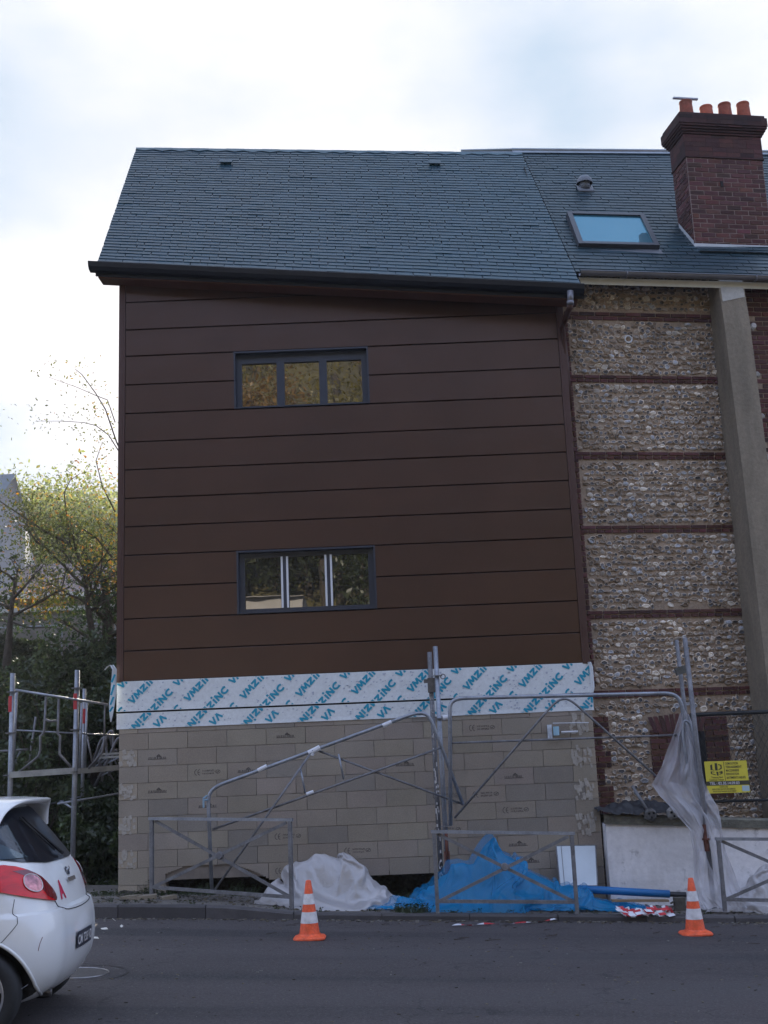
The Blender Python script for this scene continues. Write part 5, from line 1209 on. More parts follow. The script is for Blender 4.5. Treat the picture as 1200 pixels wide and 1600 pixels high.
def tape():
    t = thing('barrier_tape', 'red and white barrier tape lying along the kerb near the right cone', 'tape', at(900, 1437, 13.9)); rb, wb = MB(), MB()
    path = [(706, 1446), (730, 1445), (760, 1444), (800, 1443), (830, 1441), (860, 1438), (885, 1433), (910, 1431), (940, 1431), (962, 1428)]
    pts = []
    for i in range(len(path) - 1):
        for k in range(8): t_ = k / 8; pts.append((path[i][0] + (path[i + 1][0] - path[i][0]) * t_, path[i][1] + (path[i + 1][1] - path[i][1]) * t_))
    for i in range(len(pts) - 1):
        a = onroad(*pts[i], .012 + .012 * abs(math.sin(i * .7))); e = onroad(*pts[i + 1], .012 + .012 * abs(math.sin((i + 1) * .7))); wd = Vector((0, .035 * abs(math.sin(i * .33)) + .006, .012 * math.sin(i * .5)))
        wd2 = Vector((0, .035 * abs(math.sin((i + 1) * .33)) + .006, .012 * math.sin((i + 1) * .5))); (rb if (i // 5) % 2 else wb).quad(a, e, e + wd2, a + wd)
    rnd = random.Random(12)
    # the tangle on the pavement
    for k in range(26):
        x = 968 + k * 3.2; c = at(x, 1424 + rnd.uniform(-5, 5), 13.98 + rnd.uniform(0, .2)); c.z = road_z(c.x) + kerb_h(c.x) + rnd.uniform(.01, .08); a = rnd.uniform(-1, 1); tl = rnd.uniform(-.6, .6)
        (rb if k % 2 else wb).obox(c, (.035 * math.cos(a), .02 * math.sin(a), .02 * tl), (-.01, .02, .03), (0, .001, 0))
        (rb if k % 3 else wb).obox(c + Vector((rnd.uniform(-.03, .03), -.04, 0)), (.04, .01, .012 * tl), (-.01, .015, .012), (0, .001, 0))
    obj('red_stretch', rb, M_red, t); obj('white_stretch', wb, M_tape, t)
tape()
b = MB(); P = at(1062, 1415, 14.1); b.obox(P + UZ * .02, (.06, 0, .0), (0, .05, 0), (0, 0, .07)); b.obox(P + Vector((-.06, -.02, .05)), (.045, 0, .02), (0, .02, 0), (0, 0, .008)); one('stone_block', b, mat('dark_stone', (.06, .055, .045), .9, nz=(12, .4), bump=(30, .8, .01)), 'small dark stone block at the end of the barrier tape', 'stone')
# rubble, leaves and grit on the pavement and gutter: nobody could count it
def litter():
    b = MB(); rnd = random.Random(30)
    for k in range(3600):
        x = rnd.uniform(-4.2, 5); m_ = rnd.random()
        if m_ < .55: y = rnd.uniform(14.25, 15.3); z = road_z(x) + kerb_h(x)
        elif m_ < .8: y = 14.04 - abs(rnd.gauss(0, .09)); z = road_z(x)
        else: y = rnd.uniform(8.5, 14.0); z = road_z(x)
        s = rnd.choice((.006, .009, .012, .02)) * (.6 if m_ > .8 else 1); c = rnd.choice(((.05, .04, .028), (.09, .075, .05), (.13, .11, .08), (.03, .026, .02), (.18, .17, .15)))
        a = rnd.random() * 6.3; b.obox((x, y, z + s * .2), (s * math.cos(a), s * math.sin(a), 0), (-s * .5 * math.sin(a), s * .5 * math.cos(a), 0), (0, 0, s * .25), c)
    one('grit_and_leaves', b, mat('grit', (1, 1, 1), .9, attr=True), 'grit, dead leaves and crumbs of rubble along the kerb and pavement', 'debris', kind='stuff')
    b = MB()
    for px, py in ((163, 1451), (148, 1465), (190, 1447), (178, 1437)):
        c = onroad(px, py, .008); a = px; b.obox(c, (.035 * math.cos(a), .03 * math.sin(a), .004), (-.012, .014, .006), (0, 0, .002))
    one('paper_scraps', b, M_lit, 'white paper scraps on the asphalt behind the car', 'litter', kind='stuff')
    b = MB()
    for q in range(34):
        x = rnd.uniform(-1.5, 5); y = rnd.uniform(12.3, 13.95); p = Vector((x, y, road_z(x) + .006)); a = rnd.gauss(0, .4); l_ = rnd.uniform(.03, .14); b.tube([p, p + Vector((l_ * .5 * math.cos(a), l_ * .5 * math.sin(a), .004)), p + Vector((l_ * math.cos(a + .3), l_ * math.sin(a + .3), 0))], .004, 4)
    one('twigs', b, M_bark, 'dark twigs scattered on the road near the kerb', 'twigs', kind='stuff')
    # weeds at the wall foot
    b = MB()
    def tuft(x, y, z, n, h, sp):
        for k in range(n):
            a = rnd.random() * 6.3; r = rnd.random() * sp; bx, by = x + math.cos(a) * r, y + math.sin(a) * r * .6; hh = h * rnd.uniform(.4, 1); lx, ly = rnd.gauss(0, hh * .5), rnd.gauss(0, hh * .35); w_ = .006
            g = rnd.uniform(.6, 1.3); b.add([(bx - w_, by, z), (bx + w_, by, z), (bx + lx + .002, by + ly, z + hh)], [(0, 1, 2)], (g, g, g * .8))
            if rnd.random() < .5: b.add([(bx + lx - .012, by + ly, z + hh), (bx + lx, by + ly - .01, z + hh + .008), (bx + lx + .012, by + ly, z + hh), (bx + lx, by + ly + .01, z + hh - .006)], [(0, 1, 2, 3)], (g, g, g * .7))
    for k in range(90):
        x = rnd.uniform(-3.2, 1.2); y = rnd.uniform(15.15, 15.5) ; tuft(x, y, road_z(x) + kerb_h(x) - .01, rnd.randint(6, 22), rnd.uniform(.05, .17), .08)
    for k in range(40): x = rnd.uniform(-3.6, 5); tuft(x, 14.24 + rnd.uniform(0, .25), road_z(x) + kerb_h(x) - .01, rnd.randint(4, 14), rnd.uniform(.02, .06), .06)
    for k in range(9): x = rnd.uniform(-.05, .3); tuft(x, 14.25 + rnd.uniform(-.1, .1), road_z(x) + kerb_h(x) - .01, 30, .11, .08)
    for k in range(60): x = rnd.uniform(-3.9, -2.6); tuft(x, rnd.uniform(15.0, 15.4), road_z(x) + .12, 9, .06, .08)
    one('weeds', b, M_ivy, 'small weeds and grass along the foot of the block wall and the kerb', 'weeds', kind='stuff')
    # soil heap and broken pieces in the hollow under the wall
    b = MB(); G = []
    for j in range(14):
        y = 15.0 + .75 * j / 13; G.append([(x, y, road_z(x) + kerb_h(x) - .02 + .09 * max(0, noise.noise((x * 1.6, y * 2, 7)) + .25) * math.sin(math.pi * j / 13) + .02 * noise.noise((x * 11, y * 11, 0))) for x in [-3.45 + 5.9 * i / 150 for i in range(151)]])
    b.grid(G); o = struct('soil', b, M_soil, smooth=True)
    t = thing('broken_slab', 'broken concrete slab edge lying at the left foot of the block wall', 'slab', at(225, 1396, 14.7)); b = MB()
    for px, py, sx, sy, a in ((222, 1396, .17, .10, .2), (205, 1402, .11, .08, -.3), (262, 1394, .09, .07, .5)):
        c = at(px, py, 14.75); c.z = road_z(c.x) + .155; b.obox(c, (sx * math.cos(a), sx * math.sin(a), .008), (-sy * math.sin(a), sy * math.cos(a), 0), (0, 0, .022))
    obj('piece', b, M_concrete, t)
litter()
# ================================================================== WHITE CAR (seen from its rear left corner)
CY = 8.62; XRR = -2.205; CL = 3.62
ZR = [(.17, -.24, .70), (.22, -.13, .765), (.30, -.055, .805), (.40, -.012, .825), (.50, .0, .832), (.60, .0, .832), (.68, -.012, .83), (.74, -.030, .826), (.755, -.060, .823), (.85, -.085, .818), (.95, -.125, .805), (1.02, -.165, .79), (1.10, -.225, .765), (1.20, -.30, .725), (1.30, -.375, .675), (1.38, -.44, .625), (1.43, -.50, .575), (1.462, -.60, .49), (1.475, -.80, .36)]
def itp(z, k):
    if z <= ZR[0][0]: return ZR[0][k]
    for a, e in zip(ZR, ZR[1:]):
        if z <= e[0]:
            t = (z - a[0]) / (e[0] - a[0]); return a[k] + (e[k] - a[k]) * t
    return ZR[-1][k]
def front(z):
    return -3.62 + (.10 + max(0, .35 - z) * .5 if z < .6 else .10 + (z - .6) * .9 if z < .95 else .42 + (z - .95) * 1.9)
_rc = {}
def carring(z):
    k = round(z, 4)
    if k in _rc: return _rc[k]
    xr = itp(z, 1); hw = itp(z, 2); xf = front(z); cr = min(.42, hw * .62); cf = .45 if z < .95 else .3; cf = min(cf, hw * .8)
    half = []
    for i in range(9): y = (hw - cr) * i / 8; half.append((xr - .085 * (y / hw) ** 2, y))
    e0 = half[-1][0]
    for i in range(1, 17):
        a = math.pi / 2 * i / 16; half.append((e0 - cr * (1 - math.cos(a)) * 1.0, hw - cr + cr * math.sin(a)))
    xs = half[-1][0]
    for i in range(1, 25): half.append((xs + (xf + cf - xs) * i / 24, hw + .012 * math.sin(math.pi * i / 24)))
    for i in range(1, 9): a = math.pi / 2 * i / 8; half.append((xf + cf - cf * math.sin(a), hw - cf + cf * math.cos(a)))
    for i in range(1, 5): half.append((xf - .06 * (i / 4), (hw - cf) * (1 - i / 4)))
    _rc[k] = half; return half
def carS(s, z, off=0):
    """s>0 goes round the near side (towards the camera), s<0 the far side"""
    h = carring(z); d = abs(s); acc = 0
    for a, e in zip(h, h[1:]):
        l_ = math.hypot(e[0] - a[0], e[1] - a[1])
        if acc + l_ >= d or e is h[-1]:
            t = min(1, (d - acc) / max(l_, 1e-6)); x = a[0] + (e[0] - a[0]) * t; y = a[1] + (e[1] - a[1]) * t
            n = Vector((e[1] - a[1], -(e[0] - a[0]), 0)); n = Vector((n.x, n.y, 0)).normalized(); break
        acc += l_
    sg = 1 if s >= 0 else -1
    return Vector((XRR + x + n.x * off, CY - sg * (y + n.y * off), z + 0.0))
def carS_n(s, z, off):
    p = carS(s, z); a = carS(s + .01, z) - carS(s - .01, z); b_ = carS(s, z + .012) - carS(s, z - .012); n = b_.cross(a).normalized()
    if n.x * 1 < 0 and abs(n.x) > .3: n = -n
    c = Vector((XRR - 1.6, CY, .7))
    if (p - c).dot(n) < 0: n = -n
    return p + n * off
CARZ = -.02
def cz(v): return Vector((v[0], v[1], v[2] + CARZ))
def build_car():
    car = thing('white_car', 'white hatchback with a red letter sticker, cut off by the left edge of the picture', 'car', (XRR - 1.8, CY, -.02))
    zs = sorted(set([.17, .20, .24, .28, .33, .38, .44, .5, .56, .62, .68, .72, .74, .755, .77, .82, .88, .94, 1.0, 1.06, 1.12, 1.18, 1.24, 1.3, 1.35, 1.39, 1.42, 1.445, 1.462, 1.470, 1.475]))
    b = MB(); P = []
    for z in zs:
        h = carring(z); loop = [(XRR + x, CY - y, z + CARZ) for x, y in h] + [(XRR + x, CY + y, z + CARZ) for x, y in h[-2:0:-1]]
        P.append(loop)
    n = len(P[0]); b.v = [p for r_ in P for p in r_]
    for i in range(len(P) - 1):
        for k in range(n): b.f.append((i * n + k, i * n + (k + 1) % n, (i + 1) * n + (k + 1) % n, (i + 1) * n + k))
    b.f.append(tuple(range(n))[::-1]); b.f.append(tuple((len(P) - 1) * n + k for k in range(n))); b.c = [(1, 1, 1)] * len(b.f)
    body = obj('body', b, [M_paint, M_black], car, smooth=True)
    bm = bmesh.new(); bm.from_mesh(body.data); bmesh.ops.recalc_face_normals(bm, faces=bm.faces); bm.to_mesh(body.data); bm.free()
    WX = (XRR - .515, XRR - 2.82); WZ = .275 + CARZ
    # wheel housings cut out of the body
    cb = MB()
    for wx in WX: cb_ = cb.lathe(Vector((wx, CY - 1.0, WZ + .0)), [(0, 0), (.345, 0), (.345, .42), (0, .42)], 40, axis=(0, 1, 0)); cb.lathe(Vector((wx, CY + 1.0, WZ)), [(0, 0), (.345, 0), (.345, .42), (0, .42)], 40, axis=(0, -1, 0))
    cut = obj('cutter', cb, M_black); bm = bmesh.new(); bm.from_mesh(cut.data); bmesh.ops.remove_doubles(bm, verts=bm.verts, dist=1e-5); bmesh.ops.recalc_face_normals(bm, faces=bm.faces); bm.to_mesh(cut.data); bm.free()
    md = body.modifiers.new('b', 'BOOLEAN'); md.operation = 'DIFFERENCE'; md.object = cut; md.solver = 'EXACT'
    try: md.material_mode = 'TRANSFER'
    except Exception: pass
    dg = bpy.context.evaluated_depsgraph_get(); dg.update(); me = bpy.data.meshes.new_from_object(body.evaluated_get(dg)); body.modifiers.clear(); body.data = me
    bpy.data.objects.remove(cut)
    for p in me.polygons: p.use_smooth = True
    try: me.set_sharp_from_angle(angle=R(38))
    except Exception: pass
    def patch(name, rows, m, off=.004, n=24, parent=body, smooth=True, rim=True):
        """rows: (z, s_from, s_to)"""
        Z_ = []; 
        for i in range(len(rows) - 1):
            for k in range(5):
                t = k / 5; Z_.append(tuple(rows[i][q] + (rows[i + 1][q] - rows[i][q]) * t for q in range(3)))
        Z_.append(rows[-1]); G = []
        for z, s0, s1 in Z_: G.append([cz(carS_n(s0 + (s1 - s0) * k / n, z, off)) for k in range(n + 1)])
        mb = MB(); mb.grid(G); return obj(name, mb, m, parent, smooth=smooth)
    def line(name, pts, m, r=.003, off=.001, parent=body):
        mb = MB(); L_ = []
        for (a, e) in zip(pts, pts[1:]):
            for k in range(8): t = k / 8; L_.append(cz(carS_n(a[0] + (e[0] - a[0]) * t, a[1] + (e[1] - a[1]) * t, off)))
        L_.append(cz(carS_n(*pts[-1], off))); mb.tube(L_, r, 6); return obj(name, mb, m, parent)
    # rear window wrapped round to the dark quarter glass
    gr = [(1.035, -.32, .32), (1.06, -.60, .60), (1.09, -.76, .76), (1.13, -.86, .86), (1.18, -.93, .93), (1.24, -.88, .88), (1.32, -.80, .80), (1.40, -.72, .72)]
    patch('rear_window', gr, M_carglass, .005, 50)
    for sg in (-1, 1):
        qr = [(1.075, sg * .62, sg * .72), (1.10, sg * .56, sg * .80), (1.13, sg * .50, sg * .87), (1.18, sg * .50, sg * .935), (1.24, sg * .50, sg * .885)] 
        qr = [(1.085, sg * .52, sg * .74), (1.12, sg * .57, sg * .84), (1.17, sg * .63, sg * .925), (1.23, sg * .72, sg * .89), (1.27, sg * .78, sg * .85)]
        patch('quarter_glass', qr, M_quarter, .009, 10)
        # side windows
        patch('side_window', [(.98, sg * 1.45, sg * 3.0), (1.1, sg * 1.38, sg * 2.85), (1.25, sg * 1.35, sg * 2.6), (1.36, sg * 1.4, sg * 2.4)], M_carglass, .004, 30)
        # tail lamp
        lr = [(.800, .455, .475), (.815, .44, .56), (.84, .445, .68), (.87, .46, .80), (.90, .485, .90), (.93, .51, .98), (.96, .54, 1.02), (.985, .575, 1.04), (1.01, .62, 1.02), (1.035, .68, .97), (1.05, .75, .88)]
        lamp = patch('tail_lamp', [(z, sg * a, sg * e) for z, a, e in lr], M_lamp, .014, 30)
        patch('lamp_edge', [(z, sg * a, sg * (a + min(.11, (e - a) * .5))) for z, a, e in lr[:9]], M_lampd, .0155, 6, lamp)
        mb = MB(); c0 = (.635, .925); ring = []
        pts = [cz(carS_n(sg * (c0[0] + .070 * math.cos(a)), c0[1] + .054 * math.sin(a), .021)) for a in [2 * math.pi * k / 28 for k in range(28)]]; cc = cz(carS_n(sg * c0[0], c0[1], .024))
        mb.add([cc] + pts, [(0, k + 1, (k + 1) % 28 + 1) for k in range(28)]); obj('reversing_lens', mb, M_lens, lamp, smooth=True)
        mb = MB(); mb.tube(pts, .0035, 6, closed=True); obj('lens_ring', mb, M_retro, lamp, smooth=True)
        # bumper seams
        line('seam', [(sg * .455, .80), (sg * .43, .765), (sg * .36, .735), (sg * .30, .728), (sg * .15, .722), (0, .72)], M_gap, .0035)
        line('seam', [(sg * .80, .845), (sg * .83, .78), (sg * .85, .70), (sg * .96, .60), (sg * 1.05, .54)], M_gap, .002)
        line('seam', [(sg * .93, 1.18), (sg * .90, 1.12), (sg * .82, 1.06)], M_gap, .003)
        line('seam', [(sg * .93, 1.18), (sg * 1.0, 1.28), (sg * 1.05, 1.36)], M_gap, .003)
    # scuff on the bumper corner
    line('scuff', [(.70, .60), (.72, .56), (.73, .52)], M_lampd, .0018); line('scuff', [(.73, .32), (.76, .30), (.78, .26), (.74, .28)], M_galvd, .003)
    # spoiler: a hood over the window whose ends run down beside it
    lip = [(0, -.32, 0, 1.462), (.4, -.328, .26, 1.459), (.60, -.35, .39, 1.448), (.74, -.385, .50, 1.418), (.87, -.415, .585, 1.365), (1, -.44, .675, 1.265)]
    root = [(0, -.85, 0, 1.480), (.4, -.85, .26, 1.476), (.62, -.84, .40, 1.462), (.76, -.80, .53, 1.42), (.88, -.68, .645, 1.34), (1, -.50, .715, 1.235)]
    def cr_(tab, f):
        for i in range(len(tab) - 1):
            if f <= tab[i + 1][0]:
                t = (f - tab[i][0]) / (tab[i + 1][0] - tab[i][0]); q0 = tab[max(i - 1, 0)]; q1 = tab[i]; q2 = tab[i + 1]; q3 = tab[min(i + 2, len(tab) - 1)]
                return Vector([.5 * (2 * q1[k] + (q2[k] - q0[k]) * t + (2 * q0[k] - 5 * q1[k] + 4 * q2[k] - q3[k]) * t * t + (3 * q1[k] - q0[k] - 3 * q2[k] + q3[k]) * t ** 3) for k in (1, 2, 3)])
        return Vector(tab[-1][1:])
    mb = MB(); G = []
    for k in range(-40, 41):
        f = k / 40; a_, e_ = cr_(root, abs(f)), cr_(lip, abs(f)); row = []; out = Vector((.0, .6, .8 if abs(f) < .7 else .2)).normalized() * (.012 + .018 * max(0, abs(f) - .5))
        for j in range(7): t = j / 6; row.append(a_ + (e_ - a_) * t + out * math.sin(t * math.pi) )
        th = Vector((-.016, -.028 * abs(f) ** 2, -.034 * (1 - .5 * abs(f) ** 2))); row += [e_ + Vector((.008, 0, -.006)), e_ + Vector((.004, 0, 0)) + th * .6, e_ + th, e_ + th * 1.2 + (a_ - e_) * .12, a_ * .4 + e_ * .6 + th * 1.3]
        G.append([cz((XRR + p.x, CY - (1 if f >= 0 else -1) * p.y, p.z)) for p in row])
    mb.grid(G); obj('spoiler', mb, M_paint, body, smooth=True)
    # wiper
    mb = MB(); mb.tube([cz(carS_n(-.05, 1.06, .03)), cz(carS_n(.0, 1.075, .035)), cz(carS_n(.12, 1.20, .03)), cz(carS_n(.20, 1.33, .02))], [.014, .012, .009, .006], 8); mb.tube([cz(carS_n(.06, 1.09, .025)), cz(carS_n(.26, 1.33, .02))], .007, 6); obj('rear_wiper', mb, M_black, body, smooth=True)
    # badge, latch, plate, letter
    mb = MB(); c = cz(carS_n(0, .955, .006)); nrm = (cz(carS_n(0, .955, .05)) - c).normalized(); mb.lathe(c, [(.0, .008), (.024, .007), (.03, .003), (.032, 0)], 24, axis=nrm); bdg = obj('badge', mb, M_anth, body, smooth=True)
    mb = MB(); pp = [c + (Vector((0, math.cos(a) * .036, math.sin(a) * .026))) + nrm * .006 for a in [k * .2618 for k in range(24)]]; mb.tube(pp, .003, 6, closed=True); obj('badge_ring', mb, M_chrome, bdg, smooth=True)
    patch('latch_trim', [(.885, -.10, .10), (.90, -.11, .11), (.912, -.10, .10)], M_chrome, .016, 12)
    pl = patch('number_plate', [(.462, -.22, .22), (.49, -.23, .23), (.54, -.23, .23), (.568, -.22, .22)], M_plate, .010, 20)
    vs, fs = text_mesh('CM 733 VD', .10, .002); w_ = max(v[0] for v in vs)
    mb = MB(); mb.add([cz(carS_n(.205 - v[0] / w_ * .41, .486 + v[1] * .82, .0125)) for v in vs], fs); obj('plate_characters', mb, M_retro, pl)
    vs, fs = text_mesh('A', .16, .006); w_ = max(v[0] for v in vs); mb = MB(); mb.add([cz(carS_n(.325 - v[0] * .9, .80 + v[1], .005)) for v in vs], fs); obj('letter_sticker', mb, M_crim, body)
    # exhaust
    mb = MB(); ex = Vector((XRR - .115, CY - .42, .205)); mb.tube([ex + Vector((-.35, 0, .02)), ex], .028, 16, cap=False); mb.tube([ex, ex + Vector((-.12, 0, 0))], .023, 16); obj('exhaust', mb, mat('dull_exhaust', (.16, .15, .15), .4, metal=.8, nz=(20, .3)), car, smooth=True)
    mb = MB(); mb.box(XRR - 3.2, XRR - .30, CY - .6, CY + .6, .16, .22); obj('underbody', mb, M_black, car)
    # wheels
    for wx in WX:
        for sg in (-1, 1):
            c = Vector((wx, CY + sg * .735, WZ)); ax = Vector((0, sg, 0)); mb = MB()
            mb.lathe(c, [(.19, -.09), (.25, -.095), (.275, -.08), (.283, -.05), (.283, .05), (.275, .08), (.25, .092), (.205, .088), (.19, .07)], 48, axis=ax); wh = obj('wheel', mb, M_tyre, car, smooth=True)
            mb = MB(); mb.lathe(c, [(.206, .086), (.198, .090), (.188, .08), (.182, .02), (.18, -.08)], 48, axis=ax)
            a0 = ax.orthogonal().normalized(); b0 = ax.cross(a0)
            for k in range(8):
                q = 2 * math.pi * k / 8 + .2; d = a0 * math.cos(q) + b0 * math.sin(q); tt = ax.cross(d)
                mb.obox(c + d * .108 + ax * .060, d * .082, tt * .018, ax * .014)
            mb.lathe(c, [(0, .085), (.035, .083), (.05, .065), (.05, .03)], 20, axis=ax); obj('rim', mb, M_alloy, wh, smooth=False)
            mb = MB(); mb.lathe(c, [(0, .02), (.18, .02)], 24, axis=ax); obj('brake_disc', mb, M_black, wh)
            # arch lip
            mb = MB(); pts = [Vector((wx + .352 * math.cos(a), 0, WZ + .352 * math.sin(a))) for a in [R(-8 + k * 196 / 30) for k in range(31)]]
            L_ = []
            for p in pts:
                z = max(.18, p.z - CARZ); hw = itp(z, 2); xloc = p.x - XRR
                # y of the body side at that x
                h = carring(z); yv = hw
                for a_, e_ in zip(h, h[1:]):
                    if e_[0] <= xloc <= a_[0] and a_[1] > .3: yv = a_[1] + (e_[1] - a_[1]) * ((xloc - a_[0]) / (e_[0] - a_[0] + 1e-9)); break
                L_.append(Vector((p.x, CY + sg * (yv - .004), p.z)))
            mb.tube(L_, .012, 8); obj('arch_lip', mb, M_paint, body, smooth=True)
build_car()
for o_ in COL.objects:
    if o_.name == 'white_car': o_.rotation_euler = (0, 0, R(1.8))
# ================================================================== VEGETATION
def leafquad(b, c, s, rnd, col, up=.0):
    a = Vector((rnd.gauss(0, 1), rnd.gauss(0, 1), rnd.gauss(0, 1))).normalized(); u = a.orthogonal().normalized(); v = a.cross(u); th = rnd.random() * 6.3
    u, v = u * math.cos(th) + v * math.sin(th), v * math.cos(th) - u * math.sin(th)
    l_, w_ = s, s * rnd.uniform(.35, .6); o = len(b.v)
    b.v += [tuple(c - u * l_), tuple(c - v * w_ - u * l_ * .1), tuple(c + u * l_), tuple(c + v * w_ + u * l_ * .1)]; b.f.append((o, o + 1, o + 2, o + 3)); b.c.append(col)
def tree(name, label, base, H, rad, n_br, leafn, ls, mleaf, cols, seed, group=None, trunk_r=.14, lean=(0, 0), low=.35, clump=.35, sparse=1.0, explicit=None):
    rnd = random.Random(seed); t = thing(name, label, 'tree', base, group); tb = MB(); base = Vector(base)
    top = base + Vector((lean[0], lean[1], H * .72)); pts = []; n = 7
    for k in range(n + 1):
        f = k / n; pts.append(base + (top - base) * f + Vector((noise.noise((f * 3, seed, 0)) * .35, noise.noise((f * 3, seed, 5)) * .35, 0)) * f * H * .08)
    tb.tube([pts[0] - UZ * .3] + pts, [trunk_r * 1.5] + [trunk_r * (1.15 - .85 * k / n) for k in range(n + 1)], 9)
    tips = []
    def branch(p, d, l_, r, lvl):
        q = [p]; dd = d.normalized(); m = 5
        for k in range(m):
            dd = (dd + Vector((rnd.gauss(0, .16), rnd.gauss(0, .16), rnd.gauss(.03, .13)))).normalized(); q.append(q[-1] + dd * l_ / m)
        tb.tube(q, [r * (1 - .75 * k / m) for k in range(m + 1)], 5 if lvl else 6, cap=False)
        if lvl < 2:
            for k in range(4 if lvl == 0 else 3):
                i = rnd.randint(2, m); nd = (dd + Vector((rnd.gauss(0, .7), rnd.gauss(0, .7), rnd.gauss(.1, .4)))).normalized(); branch(q[i], nd, l_ * rnd.uniform(.4, .65), r * .45, lvl + 1)
        if lvl >= 1: tips.extend(q[2:])
    for k in range(n_br):
        f = low + (1 - low) * (k + .5) / n_br; i = min(n - 1, int(f * n)); p = pts[i] + (pts[i + 1] - pts[i]) * (f * n - i); a = k * 2.4 + rnd.random(); el = .15 + .8 * f
        branch(p, Vector((math.cos(a), math.sin(a), el)), rad * rnd.uniform(.7, 1.15) * (1.1 - .45 * f), trunk_r * .42, 0)
    if explicit:
        for path, r in explicit:
            tb.tube(path, [r * (1 - .7 * k / (len(path) - 1)) for k in range(len(path))], 5, cap=False); tips.extend(path[1:] * 3)
    tr = obj('trunk', tb, M_bark, t, smooth=True)
    b = MB(); m = len(tips)
    dens = [max(.12, 1 + 1.6 * noise.noise(tp * .9 + Vector((seed, 0, 0)))) for tp in tips]; tot = sum(dens)
    for tp, dn in zip(tips, dens):
        cn = noise.noise(tp * .7 + Vector((0, seed, 3)))
        for q in range(int(leafn * dn / tot)):
            c = tp + Vector((rnd.gauss(0, clump), rnd.gauss(0, clump), rnd.gauss(0, clump * .8))); base_c = cols[min(len(cols) - 1, int((cn * .8 + .5 + rnd.gauss(0, .18)) * len(cols)) if cn * .8 + .5 + .0 > 0 else 0)]
            k = rnd.uniform(.65, 1.3); leafquad(b, c, ls * rnd.uniform(.6, 1.25), rnd, (base_c[0] * k, base_c[1] * k, base_c[2] * k))
    obj('crown', b, mleaf, t); return t
GRN = (.55, .75, .5); YEL = (1.7, 1.25, .45); ORG_ = (2.0, .95, .35); DRK = (.35, .5, .4); LIT = (1.1, 1.3, .7)
def g3(px, Y): 
    p = at(px, 1200, Y); return Vector((p.x, Y, GZ(p.x, Y)))
b0 = g3(150, 22.5)
ex = [(PX(l, 22.0), r) for l, r in (([(205, 740), (182, 690), (165, 640), (150, 615), (128, 585), (118, 577)], .018), ([(190, 712), (170, 680), (150, 665), (130, 660), (95, 658), (55, 658)], .012), ([(180, 660), (168, 625), (150, 618), (120, 605), (75, 589)], .011),
    ([(110, 850), (105, 810), (100, 770), (110, 750), (125, 740)], .02), ([(175, 870), (150, 840), (120, 820), (95, 840), (60, 870)], .022), ([(110, 850), (70, 830), (40, 810), (10, 790), (-20, 770)], .03), ([(180, 800), (160, 760), (150, 720), (160, 690)], .016))]
tree('autumn_tree', 'thin yellowing tree beside the house with bare twigs against the sky', b0 , 2.75, 1.6, 8, 7500, .034, M_leaf, [DRK, GRN, GRN, LIT, YEL, ORG_], 3, 'trees behind the left bank', .075, (-.3, 0), .5, .24, explicit=ex)
tree('autumn_tree', 'gnarled tree with dark trunk at the left edge of the picture, yellow leaves', g3(6, 21.5), 2.3, 1.1, 5, 1100, .034, M_leaf, [DRK, GRN, YEL, ORG_], 8, 'trees behind the left bank', .07, (.1, 0), .5, .24)
tree('dark_tree', 'dense dark green tree right against the left wall of the clad house', g3(165, 23.5), 2.7, 1.1, 10, 5500, .045, M_leaf2, [DRK, GRN, (.8, 1, .8), LIT], 14, 'trees behind the left bank', .15, (0, 0), .15, .36)
tree('dark_tree', 'dark tree outside the left edge of the picture', g3(-120, 23), 2.6, 1.6, 9, 4000, .06, M_leaf2, [DRK, GRN, LIT], 24, 'trees behind the left bank', .15, (0, 0), .2, .34)
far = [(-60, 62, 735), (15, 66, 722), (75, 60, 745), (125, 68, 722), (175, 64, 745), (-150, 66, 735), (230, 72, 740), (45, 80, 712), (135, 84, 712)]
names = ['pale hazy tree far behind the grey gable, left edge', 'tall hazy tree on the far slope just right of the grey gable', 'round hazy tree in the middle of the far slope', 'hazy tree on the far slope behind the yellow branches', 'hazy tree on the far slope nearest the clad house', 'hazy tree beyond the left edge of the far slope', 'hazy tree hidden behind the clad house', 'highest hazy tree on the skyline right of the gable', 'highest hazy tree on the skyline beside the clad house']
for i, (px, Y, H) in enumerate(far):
    p = g3(px, Y); tree('far_tree', names[i], p, (at(px, H, Y).z - p.z) * .95, 3.6, 9, 10500, .13, M_leaf3, [GRN, LIT, LIT, YEL], 40 + i, 'hazy trees on the far slope', .25, (0, 0), .2, .95)
